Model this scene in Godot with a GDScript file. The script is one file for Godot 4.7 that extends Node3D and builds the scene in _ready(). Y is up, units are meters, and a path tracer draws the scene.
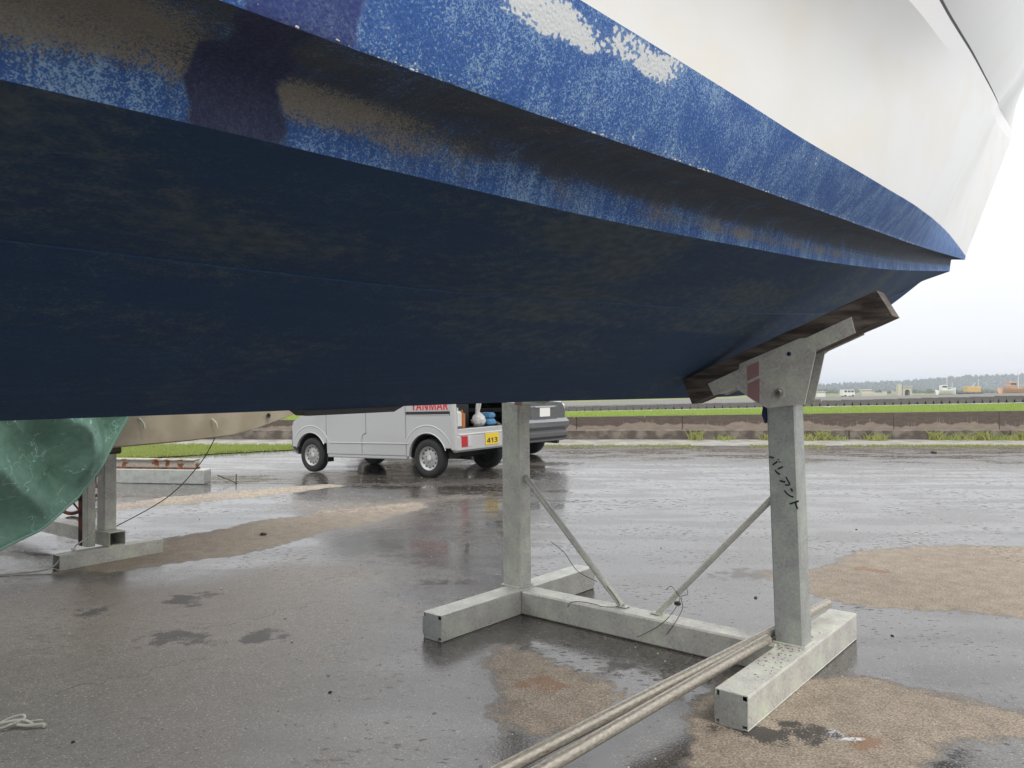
extends Node3D
# A boat on a steel cradle in a wet harbour yard, seen from under its side.

var M := {}          # shared materials
var taken := {}      # names in use at top level
var boxes := {}      # shared box meshes
var rng := RandomNumberGenerator.new()

func _ready() -> void:
	rng.seed = 7
	# ---- camera -------------------------------------------------------------
	var cam := Camera3D.new()
	cam.name = "camera"
	cam.position = Vector3(0, 1.196, 0)
	cam.rotation_degrees = Vector3(0.447, 0, 0)
	cam.fov = 53.06
	cam.near = 0.05
	cam.far = 6000.0
	cam.current = true
	add_child(cam)
	# ---- sky, sun, exposure: a bright overcast day --------------------------
	var sky_mat := ProceduralSkyMaterial.new()
	sky_mat.sky_horizon_color = lin(0.555, 0.563, 0.578)
	sky_mat.sky_top_color = lin(1.75, 1.765, 1.80)
	sky_mat.sky_curve = 1.3
	sky_mat.ground_horizon_color = lin(0.5, 0.5, 0.5)
	sky_mat.ground_bottom_color = lin(0.12, 0.12, 0.12)
	sky_mat.sky_cover = cloud_cover()
	sky_mat.sky_cover_modulate = Color(0.10, 0.10, 0.10)
	var sky := Sky.new()
	sky.sky_material = sky_mat
	var env := Environment.new()
	env.background_mode = Environment.BG_SKY
	env.sky = sky
	env.tonemap_mode = Environment.TONE_MAPPER_LINEAR
	env.tonemap_exposure = 1.68
	env.sdfgi_enabled = true
	env.ssao_enabled = true
	env.ssil_enabled = true
	env.fog_enabled = true
	env.fog_density = 0.0007
	env.fog_light_color = Color(0.88, 0.91, 0.95)
	var world := WorldEnvironment.new()
	world.name = "world"
	world.environment = env
	add_child(world)
	var sun := DirectionalLight3D.new()
	sun.name = "sun"
	sun.light_energy = 0.4
	sun.light_angular_distance = 25.0
	sun.light_color = Color(1.0, 0.98, 0.95)
	sun.shadow_enabled = true
	sun.rotation_degrees = Vector3(-52, 42, 0)
	add_child(sun)
	# ---- the place ------------------------------------------------------------
	make_materials()
	make_ground()
	make_shore()
	make_far()
	make_boat()
	make_cradle()
	make_pipes()
	make_left_boat()
	make_van()
	make_car()
	make_small_things()

# ============================ helpers ========================================
func lin(r: float, g: float, b: float) -> Color:
	return Color(r, g, b).linear_to_srgb()

func numbered(called: String) -> String:
	var k: int = taken.get(called, 0)
	taken[called] = k + 1
	return called if k == 0 else "%s_%03d" % [called, k]

func tag(o: Node3D, label: String, category: String, group := "") -> Node3D:
	o.set_meta("label", label)
	o.set_meta("category", category)
	if group != "":
		o.set_meta("group", group)
	return o

func thing(called: String, label: String, category: String, at := Vector3.ZERO, turn := 0.0, group := "") -> Node3D:
	var o := Node3D.new()
	o.name = numbered(called)
	add_child(o)
	o.position = at
	o.rotation.y = turn
	return tag(o, label, category, group)

func copy_of(src: Node3D, called: String, label: String, at: Vector3, turn: float, group := "") -> Node3D:
	var c: Node3D = src.duplicate()
	c.name = numbered(called)
	add_child(c)
	c.position = at
	c.rotation = Vector3(0, turn, 0)
	c.set_meta("label", label)
	if group != "":
		c.set_meta("group", group)
	return c

func part(parent: Node, called: String, mesh: Mesh, m: Material, at := Vector3.ZERO, rot := Vector3.ZERO) -> MeshInstance3D:
	var o := MeshInstance3D.new()
	o.name = called if parent != self else numbered(called)
	o.mesh = mesh
	o.material_override = m
	parent.add_child(o, true)
	o.position = at
	o.rotation = rot
	return o

func struct(called: String, mesh: Mesh, m: Material, at := Vector3.ZERO) -> MeshInstance3D:
	var o := part(self, called, mesh, m, at)
	o.set_meta("kind", "structure")
	return o

func mat(called: String, c: Color, rough := 0.6, metal := 0.0) -> StandardMaterial3D:
	var m := StandardMaterial3D.new()
	m.resource_name = called
	m.albedo_color = c
	m.roughness = rough
	m.metallic = metal
	M[called] = m
	return m

func face(st: SurfaceTool, pts: Array, n: Vector3, uvs := []) -> void:
	# a convex polygon with normal n, fanned into triangles that run clockwise as seen from n
	for k in range(1, pts.size() - 1):
		var idx := [0, k, k + 1]
		var a: Vector3 = pts[0]
		var b: Vector3 = pts[k]
		var c: Vector3 = pts[k + 1]
		if (a - c).cross(a - b).dot(n) < 0.0:
			idx = [0, k + 1, k]
		for i in idx:
			st.set_normal(n)
			if uvs.size() > 0:
				st.set_uv(uvs[i])
			st.add_vertex(pts[i])

func begin() -> SurfaceTool:
	var st := SurfaceTool.new()
	st.begin(Mesh.PRIMITIVE_TRIANGLES)
	return st

func box_into(st: SurfaceTool, at: Vector3, s: Vector3, bev := 0.004, basis := Basis.IDENTITY) -> void:
	var h := s * 0.5
	var b := minf(bev, minf(h.x, minf(h.y, h.z)) * 0.9)
	for ax in 3:
		var u := (ax + 1) % 3
		var v := (ax + 2) % 3
		for sg in [-1.0, 1.0]:
			var n := Vector3.ZERO
			n[ax] = sg
			var pts := []
			for q in [[-1.0, -1.0], [1.0, -1.0], [1.0, 1.0], [-1.0, 1.0]]:
				var p := Vector3.ZERO
				p[ax] = sg * h[ax]
				p[u] = q[0] * (h[u] - b)
				p[v] = q[1] * (h[v] - b)
				pts.append(at + basis * p)
			face(st, pts, basis * n)
			# chamfers between this face and the next axis
			if b > 0.0:
				for s2 in [-1.0, 1.0]:
					var e := []
					for q in [[0, -1.0], [0, 1.0], [1, 1.0], [1, -1.0]]:
						var p := Vector3.ZERO
						p[ax] = sg * (h[ax] - (0.0 if q[0] == 0 else b))
						p[u] = s2 * (h[u] - (b if q[0] == 0 else 0.0))
						p[v] = q[1] * (h[v] - b)
						e.append(at + basis * p)
					var nn := Vector3.ZERO
					nn[ax] = sg
					nn[u] = s2
					face(st, e, basis * nn.normalized())
	if b > 0.0:
		for sx in [-1.0, 1.0]:
			for sy in [-1.0, 1.0]:
				for sz in [-1.0, 1.0]:
					var sgn := Vector3(sx, sy, sz)
					var e := []
					for ax in 3:
						var p := Vector3.ZERO
						for k in 3:
							p[k] = sgn[k] * (h[k] - (0.0 if k == ax else b))
						e.append(at + basis * p)
					face(st, e, basis * sgn.normalized())

func box(sx: float, sy: float, sz: float, bev := 0.004) -> Mesh:
	var key := "%.4f %.4f %.4f %.4f" % [sx, sy, sz, bev]
	if not boxes.has(key):
		var st := begin()
		box_into(st, Vector3.ZERO, Vector3(sx, sy, sz), bev)
		boxes[key] = st.commit()
	return boxes[key]

func beam_along(st: SurfaceTool, a: Vector3, b: Vector3, w: float, h: float, bev := 0.004) -> void:
	var d := (b - a)
	var fwd := d.normalized()
	var up := Vector3.UP if absf(fwd.y) < 0.95 else Vector3.RIGHT
	var side := up.cross(fwd).normalized()
	up = fwd.cross(side).normalized()
	box_into(st, (a + b) * 0.5, Vector3(w, h, d.length()), bev, Basis(side, up, fwd))

func tube_into(st: SurfaceTool, path: Array, radius, sides := 10, caps := true) -> void:
	var n := path.size()
	var rings := []
	var norms := []
	var ref := Vector3.UP
	for i in n:
		var t: Vector3 = (path[mini(i + 1, n - 1)] - path[maxi(i - 1, 0)]).normalized()
		if i == 0:
			ref = Vector3.UP if absf(t.y) < 0.9 else Vector3.RIGHT
		var s := ref.cross(t).normalized()
		var u := t.cross(s).normalized()
		ref = u
		var r: float = radius[i] if radius is Array else radius
		var ring := []
		var nr := []
		for k in sides:
			var a := TAU * k / sides
			var d := s * cos(a) + u * sin(a)
			ring.append(path[i] + d * r)
			nr.append(d)
		rings.append(ring)
		norms.append(nr)
	for i in n - 1:
		for k in sides:
			var k2 := (k + 1) % sides
			var q := [[i, k], [i, k2], [i + 1, k2], [i + 1, k]]
			var nn: Vector3 = norms[i][k] + norms[i][k2]
			for tri in [[0, 1, 2], [0, 2, 3]]:
				var p := []
				for j in tri:
					p.append(q[j])
				var A: Vector3 = rings[p[0][0]][p[0][1]]
				var B: Vector3 = rings[p[1][0]][p[1][1]]
				var C: Vector3 = rings[p[2][0]][p[2][1]]
				if (A - C).cross(A - B).dot(nn) < 0.0:
					p = [p[0], p[2], p[1]]
				for e in p:
					st.set_normal(norms[e[0]][e[1]])
					st.add_vertex(rings[e[0]][e[1]])
	if caps:
		var t0: Vector3 = (path[0] - path[1]).normalized()
		var t1: Vector3 = (path[n - 1] - path[n - 2]).normalized()
		face(st, rings[0], t0)
		face(st, rings[n - 1], t1)

func tube(path: Array, radius, sides := 10, caps := true) -> Mesh:
	var st := begin()
	tube_into(st, path, radius, sides, caps)
	return st.commit()

func prism_into(st: SurfaceTool, poly: PackedVector2Array, z0: float, z1: float) -> void:
	# poly in x, y; extruded from z0 to z1
	var idx := Geometry2D.triangulate_polygon(poly)
	for sgn in [0, 1]:
		var z := z1 if sgn == 1 else z0
		var n := Vector3(0, 0, 1 if z == maxf(z0, z1) else -1)
		for k in range(0, idx.size(), 3):
			var p := []
			for j in 3:
				var q := poly[idx[k + j]]
				p.append(Vector3(q.x, q.y, z))
			face(st, p, n)
	var cw := Geometry2D.is_polygon_clockwise(poly)
	var c := poly.size()
	for i in c:
		var a := poly[i]
		var b := poly[(i + 1) % c]
		var d := (b - a).normalized()
		var n2 := Vector2(d.y, -d.x)
		if cw:
			n2 = -n2
		face(st, [Vector3(a.x, a.y, z0), Vector3(b.x, b.y, z0), Vector3(b.x, b.y, z1), Vector3(a.x, a.y, z1)], Vector3(n2.x, n2.y, 0))

func prism(poly: PackedVector2Array, z0: float, z1: float) -> Mesh:
	var st := begin()
	prism_into(st, poly, z0, z1)
	return st.commit()

func grid_into(st: SurfaceTool, rows: Array, uv1 := [], uv2 := [], outward := Vector3.ZERO, centre = null) -> void:
	# rows of equal length; smooth normals; turned to face "outward", or away from "centre"
	var R := rows.size()
	var C: int = rows[0].size()
	var nrm := []
	for i in R:
		var line := []
		for j in C:
			var du: Vector3 = rows[mini(i + 1, R - 1)][j] - rows[maxi(i - 1, 0)][j]
			var dv: Vector3 = rows[i][mini(j + 1, C - 1)] - rows[i][maxi(j - 1, 0)]
			var n := du.cross(dv)
			if n.length_squared() < 1e-16:
				n = outward if outward != Vector3.ZERO else Vector3.UP
			line.append(n.normalized())
		nrm.append(line)
	var total := 0.0
	for i in R:
		for j in C:
			var o: Vector3 = outward
			if centre != null:
				o = rows[i][j] - centre
			total += nrm[i][j].dot(o)
	var sg := 1.0 if total >= 0.0 else -1.0
	for i in R - 1:
		for j in C - 1:
			for tri in [[[i, j], [i + 1, j], [i + 1, j + 1]], [[i, j], [i + 1, j + 1], [i, j + 1]]]:
				var p: Array = tri
				var A: Vector3 = rows[p[0][0]][p[0][1]]
				var B: Vector3 = rows[p[1][0]][p[1][1]]
				var D: Vector3 = rows[p[2][0]][p[2][1]]
				if (A - D).cross(A - B).dot(nrm[p[0][0]][p[0][1]] * sg) < 0.0:
					p = [p[0], p[2], p[1]]
				for e in p:
					st.set_normal(nrm[e[0]][e[1]] * sg)
					if uv1.size() > 0:
						st.set_uv(uv1[e[0]][e[1]])
					if uv2.size() > 0:
						st.set_uv2(uv2[e[0]][e[1]])
					st.add_vertex(rows[e[0]][e[1]])

func lathe_x(profile: Array, sides := 28) -> Mesh:
	# profile of Vector2(x, r) turned round the x axis
	var st := begin()
	var rows := []
	for p in profile:
		var ring := []
		for k in sides + 1:
			var a := TAU * k / sides
			ring.append(Vector3(p.x, cos(a) * p.y, sin(a) * p.y))
		rows.append(ring)
	grid_into(st, rows, [], [], Vector3.ZERO, Vector3.ZERO)
	return st.commit()

func ss(a: float, b: float, x: float) -> float:
	var t := clampf((x - a) / (b - a), 0.0, 1.0)
	return t * t * (3.0 - 2.0 * t)

func noise(kind: int, freq: float, octaves := 4, sd := 1) -> FastNoiseLite:
	var n := FastNoiseLite.new()
	n.noise_type = kind
	n.frequency = freq
	n.seed = sd
	n.fractal_type = FastNoiseLite.FRACTAL_FBM if octaves > 1 else FastNoiseLite.FRACTAL_NONE
	n.fractal_octaves = octaves
	return n

func nbytes(n: FastNoiseLite, w: int, h: int, seamless := false) -> PackedByteArray:
	var im: Image = n.get_seamless_image(w, h) if seamless else n.get_image(w, h)
	im.convert(Image.FORMAT_L8)
	return im.get_data()

func tex3(w: int, h: int, bytes: PackedByteArray) -> ImageTexture:
	return ImageTexture.create_from_image(Image.create_from_data(w, h, false, Image.FORMAT_RGB8, bytes))

func cloud_cover() -> ImageTexture:
	var w := 512
	var n := noise(FastNoiseLite.TYPE_SIMPLEX_SMOOTH, 0.012, 5, 31)
	var b := nbytes(n, w, 256, true)
	var out := PackedByteArray()
	out.resize(w * 256 * 4)
	for i in w * 256:
		var v := int(ss(0.35, 0.8, b[i] / 255.0) * 255.0)
		out[i * 4] = 255
		out[i * 4 + 1] = 255
		out[i * 4 + 2] = 255
		out[i * 4 + 3] = v
	return ImageTexture.create_from_image(Image.create_from_data(w, 256, false, Image.FORMAT_RGBA8, out))

# ============================ materials ======================================
func ramp_tex(bytes: PackedByteArray, w: int, h: int, c0: Color, c1: Color, lo := 0.2, hi := 0.8) -> ImageTexture:
	var out := PackedByteArray()
	out.resize(w * h * 3)
	var lut := []
	for i in 256:
		var c := c0.lerp(c1, ss(lo, hi, i / 255.0))
		lut.append([int(c.r * 255), int(c.g * 255), int(c.b * 255)])
	for i in w * h:
		var l: Array = lut[bytes[i]]
		out[i * 3] = l[0]
		out[i * 3 + 1] = l[1]
		out[i * 3 + 2] = l[2]
	return tex3(w, h, out)

func triplanar(m: StandardMaterial3D, scale: float, world := false) -> void:
	m.uv1_triplanar = true
	m.uv1_world_triplanar = world
	m.uv1_scale = Vector3.ONE * scale

func gray_tex(bytes: PackedByteArray, w: int, h: int, lo: int, hi: int) -> ImageTexture:
	var out := PackedByteArray()
	out.resize(w * h)
	for i in w * h:
		out[i] = lo + (hi - lo) * bytes[i] / 255
	return ImageTexture.create_from_image(Image.create_from_data(w, h, false, Image.FORMAT_L8, out))

func steel_tex(w: int, sd: int, base: Vector3, speck: float) -> ImageTexture:
	# weathered galvanising: dull spangle, chalky bloom, dark pits and a greenish film in patches
	var a := nbytes(noise(FastNoiseLite.TYPE_SIMPLEX_SMOOTH, 0.008, 5, sd), w, w, true)
	var b := nbytes(noise(FastNoiseLite.TYPE_SIMPLEX_SMOOTH, 0.07, 3, sd + 1), w, w, true)
	var c := nbytes(noise(FastNoiseLite.TYPE_CELLULAR, 0.05, 1, sd + 2), w, w, true)
	var out := PackedByteArray()
	out.resize(w * w * 3)
	var r := RandomNumberGenerator.new()
	r.seed = sd
	for i in w * w:
		var x := a[i] / 255.0
		var y := b[i] / 255.0
		var v := 1.0 + (x - 0.5) * 0.17 + (y - 0.5) * 0.09 + (c[i] / 255.0 - 0.5) * 0.06 + (r.randf() - 0.5) * 0.07
		var green := ss(0.5, 0.75, x) * 0.025
		if y < 0.27 and x < 0.52:
			v *= 1.0 - speck
		elif y > 0.74:
			v *= 1.0 + speck * 0.35
		out[i * 3] = clampi(int(base.x * v * (1.0 - green) * 255.0), 0, 255)
		out[i * 3 + 1] = clampi(int(base.y * v * 255.0), 0, 255)
		out[i * 3 + 2] = clampi(int(base.z * v * (1.0 - green * 1.5) * 255.0), 0, 255)
	return tex3(w, w, out)

func rust_tex(w: int, sd: int, base: Vector3, amount: float) -> ImageTexture:
	var a := nbytes(noise(FastNoiseLite.TYPE_SIMPLEX_SMOOTH, 0.012, 5, sd), w, w, true)
	var b := nbytes(noise(FastNoiseLite.TYPE_SIMPLEX_SMOOTH, 0.09, 3, sd + 1), w, w, true)
	var out := PackedByteArray()
	out.resize(w * w * 3)
	for i in w * w:
		var x := a[i] / 255.0 + (b[i] / 255.0 - 0.5) * 0.35
		var k := ss(1.0 - amount, 1.08 - amount, x)
		var y := 0.8 + b[i] / 255.0 * 0.4
		out[i * 3] = clampi(int(lerpf(base.x, 0.47, k) * y * 255.0), 0, 255)
		out[i * 3 + 1] = clampi(int(lerpf(base.y, 0.27, k) * y * 255.0), 0, 255)
		out[i * 3 + 2] = clampi(int(lerpf(base.z, 0.16, k) * y * 255.0), 0, 255)
	return tex3(w, w, out)

func make_materials() -> void:
	var fine := nbytes(noise(FastNoiseLite.TYPE_SIMPLEX_SMOOTH, 0.12, 3, 3), 512, 512, true)
	var mid := nbytes(noise(FastNoiseLite.TYPE_SIMPLEX_SMOOTH, 0.02, 5, 4), 512, 512, true)
	var fine_tex := gray_tex(fine, 512, 512, 0, 255)
	var mid_rough := gray_tex(mid, 512, 512, 90, 165)
	M.fine_tex = fine_tex
	# galvanised steel: the cradle
	var g := mat("galvanised_steel", Color.WHITE, 1.0, 0.0)
	g.albedo_texture = steel_tex(512, 11, Vector3(0.79, 0.785, 0.755), 0.06)
	g.roughness_texture = mid_rough
	g.heightmap_enabled = true
	g.heightmap_texture = fine_tex
	g.heightmap_scale = 0.05
	g.metallic = 0.25
	triplanar(g, 1.6)
	var g2 := mat("dull_steel", Color.WHITE, 1.0, 0.0)
	g2.albedo_texture = steel_tex(512, 51, Vector3(0.67, 0.68, 0.67), 0.07)
	g2.roughness_texture = mid_rough
	g2.heightmap_enabled = true
	g2.heightmap_texture = fine_tex
	g2.heightmap_scale = 0.04
	g2.metallic = 0.35
	triplanar(g2, 1.9)
	var gp := mat("old_pipe", Color.WHITE, 1.0, 0.0)
	gp.albedo_texture = rust_tex(512, 22, Vector3(0.65, 0.625, 0.58), 0.09)
	gp.roughness_texture = mid_rough
	gp.metallic = 0.45
	gp.roughness = 0.62
	gp.uv1_triplanar = true
	gp.uv1_scale = Vector3(2.4, 2.4, 0.8)
	var rb := mat("rusty_paint", Color.WHITE, 0.8, 0.0)
	rb.albedo_texture = rust_tex(512, 23, Vector3(0.62, 0.61, 0.57), 0.42)
	triplanar(rb, 0.9)
	var ru := mat("rust", Color.WHITE, 0.85, 0.0)
	ru.albedo_texture = rust_tex(256, 24, Vector3(0.24, 0.16, 0.13), 0.55)
	triplanar(ru, 2.0)
	# wood of the pads
	var wa := noise(FastNoiseLite.TYPE_SIMPLEX_SMOOTH, 0.018, 4, 5)
	var wim := wa.get_seamless_image(64, 512)
	wim.resize(512, 512, Image.INTERPOLATE_CUBIC)
	wim.convert(Image.FORMAT_L8)
	var wb := wim.get_data()
	for i in wb.size():
		wb[i] = clampi(int(wb[i] * 0.65 + fine[i] * 0.35), 0, 255)
	var wd := mat("wet_timber", Color.WHITE, 0.75, 0.0)
	wd.albedo_texture = ramp_tex(wb, 512, 512, Color(0.19, 0.165, 0.15), Color(0.46, 0.415, 0.38), 0.15, 0.85)
	wd.heightmap_enabled = true
	wd.heightmap_texture = gray_tex(wb, 512, 512, 0, 255)
	wd.heightmap_scale = 0.25
	triplanar(wd, 2.5)
	# plain ones
	mat("black_rubber", lin(0.022, 0.022, 0.023), 0.75)
	mat("black_plastic_slot_dark", lin(0.025, 0.025, 0.026), 0.85)  # plastic parts, and the painted dark of the wheel slots
	mat("dark_trim", lin(0.03, 0.03, 0.032), 0.5)
	mat("red_paint", lin(0.34, 0.19, 0.19), 0.6)
	mat("joint_grey", lin(0.36, 0.36, 0.37), 0.7)
	mat("blue_strap", lin(0.02, 0.03, 0.12), 0.7)
	mat("marker_ink", lin(0.012, 0.012, 0.014), 0.6)
	mat("wire", lin(0.06, 0.055, 0.045), 0.6, 0.4)
	mat("white_rope", lin(0.62, 0.6, 0.52), 0.9)
	mat("bolt_steel", lin(0.32, 0.30, 0.27), 0.4, 0.8)
	mat("silver_paint", lin(0.50, 0.505, 0.505), 0.38, 0.2)
	M.silver_paint.clearcoat_enabled = true
	M.silver_paint.clearcoat = 0.8
	M.silver_paint.clearcoat_roughness = 0.08
	mat("grey_paint", lin(0.11, 0.115, 0.125), 0.35, 0.3)
	M.grey_paint.clearcoat_enabled = true
	M.grey_paint.clearcoat = 0.9
	M.grey_paint.clearcoat_roughness = 0.06
	mat("grey_trim", lin(0.09, 0.09, 0.095), 0.6)
	mat("wheel_steel", lin(0.45, 0.45, 0.44), 0.4, 0.5)
	mat("lamp_red", lin(0.45, 0.02, 0.025), 0.15)
	mat("lamp_clear", lin(0.55, 0.55, 0.55), 0.15)
	mat("plate_yellow", lin(0.80, 0.56, 0.03), 0.5)
	mat("plate_white", lin(0.78, 0.78, 0.76), 0.5)
	mat("plate_ink", lin(0.02, 0.03, 0.02), 0.6)
	mat("letter_red", lin(0.62, 0.02, 0.02), 0.45)
	mat("plastic_white", lin(0.72, 0.72, 0.69), 0.5)
	mat("plastic_orange", lin(0.55, 0.20, 0.05), 0.5)
	mat("plastic_blue", lin(0.10, 0.28, 0.50), 0.5)
	mat("bag_white", lin(0.75, 0.76, 0.75), 0.45)
	var gl := mat("window_glass", Color(0.10, 0.12, 0.12, 0.35), 0.05)
	gl.transparency = BaseMaterial3D.TRANSPARENCY_ALPHA
	# concrete
	var cn := nbytes(noise(FastNoiseLite.TYPE_SIMPLEX_SMOOTH, 0.015, 6, 61), 512, 512, true)
	var co := mat("concrete", Color.WHITE, 0.9)
	co.albedo_texture = ramp_tex(cn, 512, 512, Color(0.42, 0.40, 0.37), Color(0.60, 0.58, 0.54))
	triplanar(co, 0.35, true)
	var sk := mat("stained_kerb", Color.WHITE, 0.9)
	sk.albedo_texture = ramp_tex(cn, 512, 512, Color(0.33, 0.305, 0.28), Color(0.50, 0.465, 0.43))
	triplanar(sk, 0.35, true)
	var rd := mat("road_concrete", Color.WHITE, 0.55)
	rd.albedo_texture = ramp_tex(cn, 512, 512, Color(0.45, 0.44, 0.415), Color(0.57, 0.56, 0.53))
	triplanar(rd, 0.2, true)
	var gv := mat("dark_gravel", Color.WHITE, 0.9)
	gv.albedo_texture = ramp_tex(fine, 512, 512, Color(0.26, 0.255, 0.25), Color(0.55, 0.54, 0.52))
	triplanar(gv, 0.5, true)
	var gr := mat("grass_ground", Color.WHITE, 0.9)
	gr.albedo_texture = ramp_tex(cn, 512, 512, Color(0.30, 0.36, 0.12), Color(0.45, 0.52, 0.16))
	triplanar(gr, 0.3, true)
	var fd := mat("field_ground", Color.WHITE, 0.95)
	fd.albedo_texture = ramp_tex(cn, 512, 512, Color(0.33, 0.37, 0.19), Color(0.45, 0.47, 0.25))
	triplanar(fd, 0.01, true)
	for a in [["blade_green", lin(0.21, 0.25, 0.06)], ["blade_bright", lin(0.25, 0.35, 0.06)], ["blade_yellow", lin(0.27, 0.27, 0.085)], ["leaf_dark", lin(0.06, 0.09, 0.04)]]:
		var b := mat(a[0], a[1], 0.7)
		b.backlight_enabled = true
		b.backlight = lin(0.25, 0.3, 0.1)
	mat("dark_gravel_wet", lin(0.03, 0.028, 0.025), 0.6)
	mat("foot_dirt", lin(0.13, 0.12, 0.095), 0.9)
	mat("grit_stone", lin(0.42, 0.41, 0.38), 0.8)
	mat("wood_hill", lin(0.06, 0.085, 0.05), 0.95)
	mat("far_white", lin(0.75, 0.75, 0.73), 0.5)
	mat("far_beige", lin(0.52, 0.49, 0.42), 0.8)
	mat("far_orange", lin(0.55, 0.30, 0.17), 0.6)
	mat("far_yellow", lin(0.62, 0.40, 0.12), 0.5)
	mat("far_dark", lin(0.05, 0.05, 0.055), 0.6)

# ============================ the yard =======================================
const CRACKS := [[[-1.81, -3.05], [-1.70, -3.14], [-1.60, -3.22], [-1.49, -3.32], [-1.39, -3.47]], [[-1.03, -5.05], [-0.81, -5.54], [-0.56, -5.97], [-0.10, -6.52]], [[-1.3, -4.72], [-1.0, -5.05], [-0.68, -5.17]], [[1.28, -2.68], [1.35, -2.64], [1.42, -2.58]], [[1.95, -3.07], [1.91, -2.91]], [[-1.73, -3.68], [-1.45, -3.96], [-1.04, -4.38]], [[0.5, -11.8], [1.4, -12.6], [2.2, -13.5]], [[-0.9, -8.36], [-0.5, -9.0], [-0.15, -9.5]]]

func dip(x: float, z: float) -> float:
	# the yard falls away a little under the van's nose
	return -0.12 * exp(-pow((x + 4.0) / 2.8, 2.0) - pow((z + 12.5) / 2.6, 2.0))

func dry_patches() -> Array:
	return [
		PackedVector2Array([Vector2(1.55, -5.11), Vector2(2.04, -5.17), Vector2(2.27, -5.41), Vector2(2.64, -5.68), Vector2(3.11, -5.86), Vector2(3.46, -5.93), Vector2(4.6, -5.78), Vector2(4.4, -4.4), Vector2(2.83, -3.96), Vector2(2.58, -4.07), Vector2(2.14, -4.24), Vector2(1.87, -4.38), Vector2(1.76, -4.46), Vector2(1.66, -4.76)]),
		PackedVector2Array([Vector2(0.72, -2.97), Vector2(0.85, -3.19), Vector2(1.08, -3.36), Vector2(1.20, -3.22), Vector2(1.43, -3.26), Vector2(1.59, -3.15), Vector2(1.77, -3.04), Vector2(1.87, -2.95), Vector2(2.1, -2.80), Vector2(1.9, -2.62), Vector2(1.50, -2.64), Vector2(1.38, -2.54), Vector2(1.27, -2.2), Vector2(0.50, -2.2), Vector2(0.59, -2.63), Vector2(0.60, -2.83)]),
		PackedVector2Array([Vector2(-0.15, -3.41), Vector2(-0.06, -3.61), Vector2(0.08, -3.51), Vector2(0.21, -3.31), Vector2(0.43, -3.07), Vector2(0.51, -2.93), Vector2(0.37, -2.77), Vector2(0.30, -2.63), Vector2(0.10, -2.64), Vector2(-0.04, -2.71), Vector2(-0.12, -2.83), Vector2(-0.08, -3.07)]),
		PackedVector2Array([Vector2(-2.97, -5.05), Vector2(-2.90, -5.54), Vector2(-2.77, -6.13), Vector2(-2.37, -6.97), Vector2(-1.81, -7.66), Vector2(-1.00, -8.21), Vector2(-0.82, -7.86), Vector2(-1.21, -7.08), Vector2(-1.55, -6.57), Vector2(-1.85, -5.90), Vector2(-2.06, -5.51), Vector2(-2.59, -5.08)]),
		PackedVector2Array([Vector2(-4.29, -8.00), Vector2(-3.66, -9.02), Vector2(-2.39, -10.11), Vector2(-2.15, -9.89), Vector2(-2.54, -9.20), Vector2(-3.20, -8.44), Vector2(-3.91, -7.66)]),
	]

func damp_patches() -> Array:
	return [
		PackedVector2Array([Vector2(-4.4, -5.6), Vector2(-2.92, -5.2), Vector2(-2.04, -5.2), Vector2(-1.0, -5.6), Vector2(-0.5, -4.4), Vector2(-0.45, -3.2), Vector2(-0.4, -1.8), Vector2(-2.4, -1.4), Vector2(-4.4, -1.6)]),
		PackedVector2Array([Vector2(-2.4, -8.0), Vector2(-1.2, -8.9), Vector2(-0.5, -8.6), Vector2(-0.6, -7.2), Vector2(-1.4, -6.2)]),
	]

func patch_mask(list: Array, x0: float, z0: float, wm: float, hm: float, w: int, h: int, reach: float) -> PackedByteArray:
	var cell := 0.06 if wm < 10.0 else 0.11
	var cw := int(wm / cell)
	var ch := int(hm / cell)
	var b := PackedByteArray()
	b.resize(cw * ch)
	for j in ch:
		for i in cw:
			var p := Vector2(x0 + (i + 0.5) * wm / cw, z0 + (j + 0.5) * hm / ch)
			var best := -9.0
			for poly in list:
				var d := 99.0
				var n: int = poly.size()
				for k in n:
					d = minf(d, p.distance_to(Geometry2D.get_closest_point_to_segment(p, poly[k], poly[(k + 1) % n])))
				if not Geometry2D.is_point_in_polygon(p, poly):
					d = -d
				best = maxf(best, d)
			b[j * cw + i] = clampi(int(127.5 + best / reach * 127.5), 0, 255)
	var im := Image.create_from_data(cw, ch, false, Image.FORMAT_L8, b)
	im.resize(w, h, Image.INTERPOLATE_CUBIC)
	return im.get_data()

func world_noise(kind: int, per_m: float, oct: int, sd: int, x0: float, z0: float, mpp: float, w: int, h: int, stretch := 1) -> PackedByteArray:
	var n := noise(kind, per_m * mpp * (1.0 if stretch == 1 else 1.0), oct, sd)
	n.offset = Vector3(x0 / mpp / stretch, z0 / mpp, 0)
	var im := n.get_image(w / stretch + 1, h, false, false, false)
	if stretch > 1:
		im.resize(w, h, Image.INTERPOLATE_CUBIC)
		im.convert(Image.FORMAT_L8)
		return im.get_data()
	im.crop(w, h)
	im.convert(Image.FORMAT_L8)
	return im.get_data()

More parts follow.
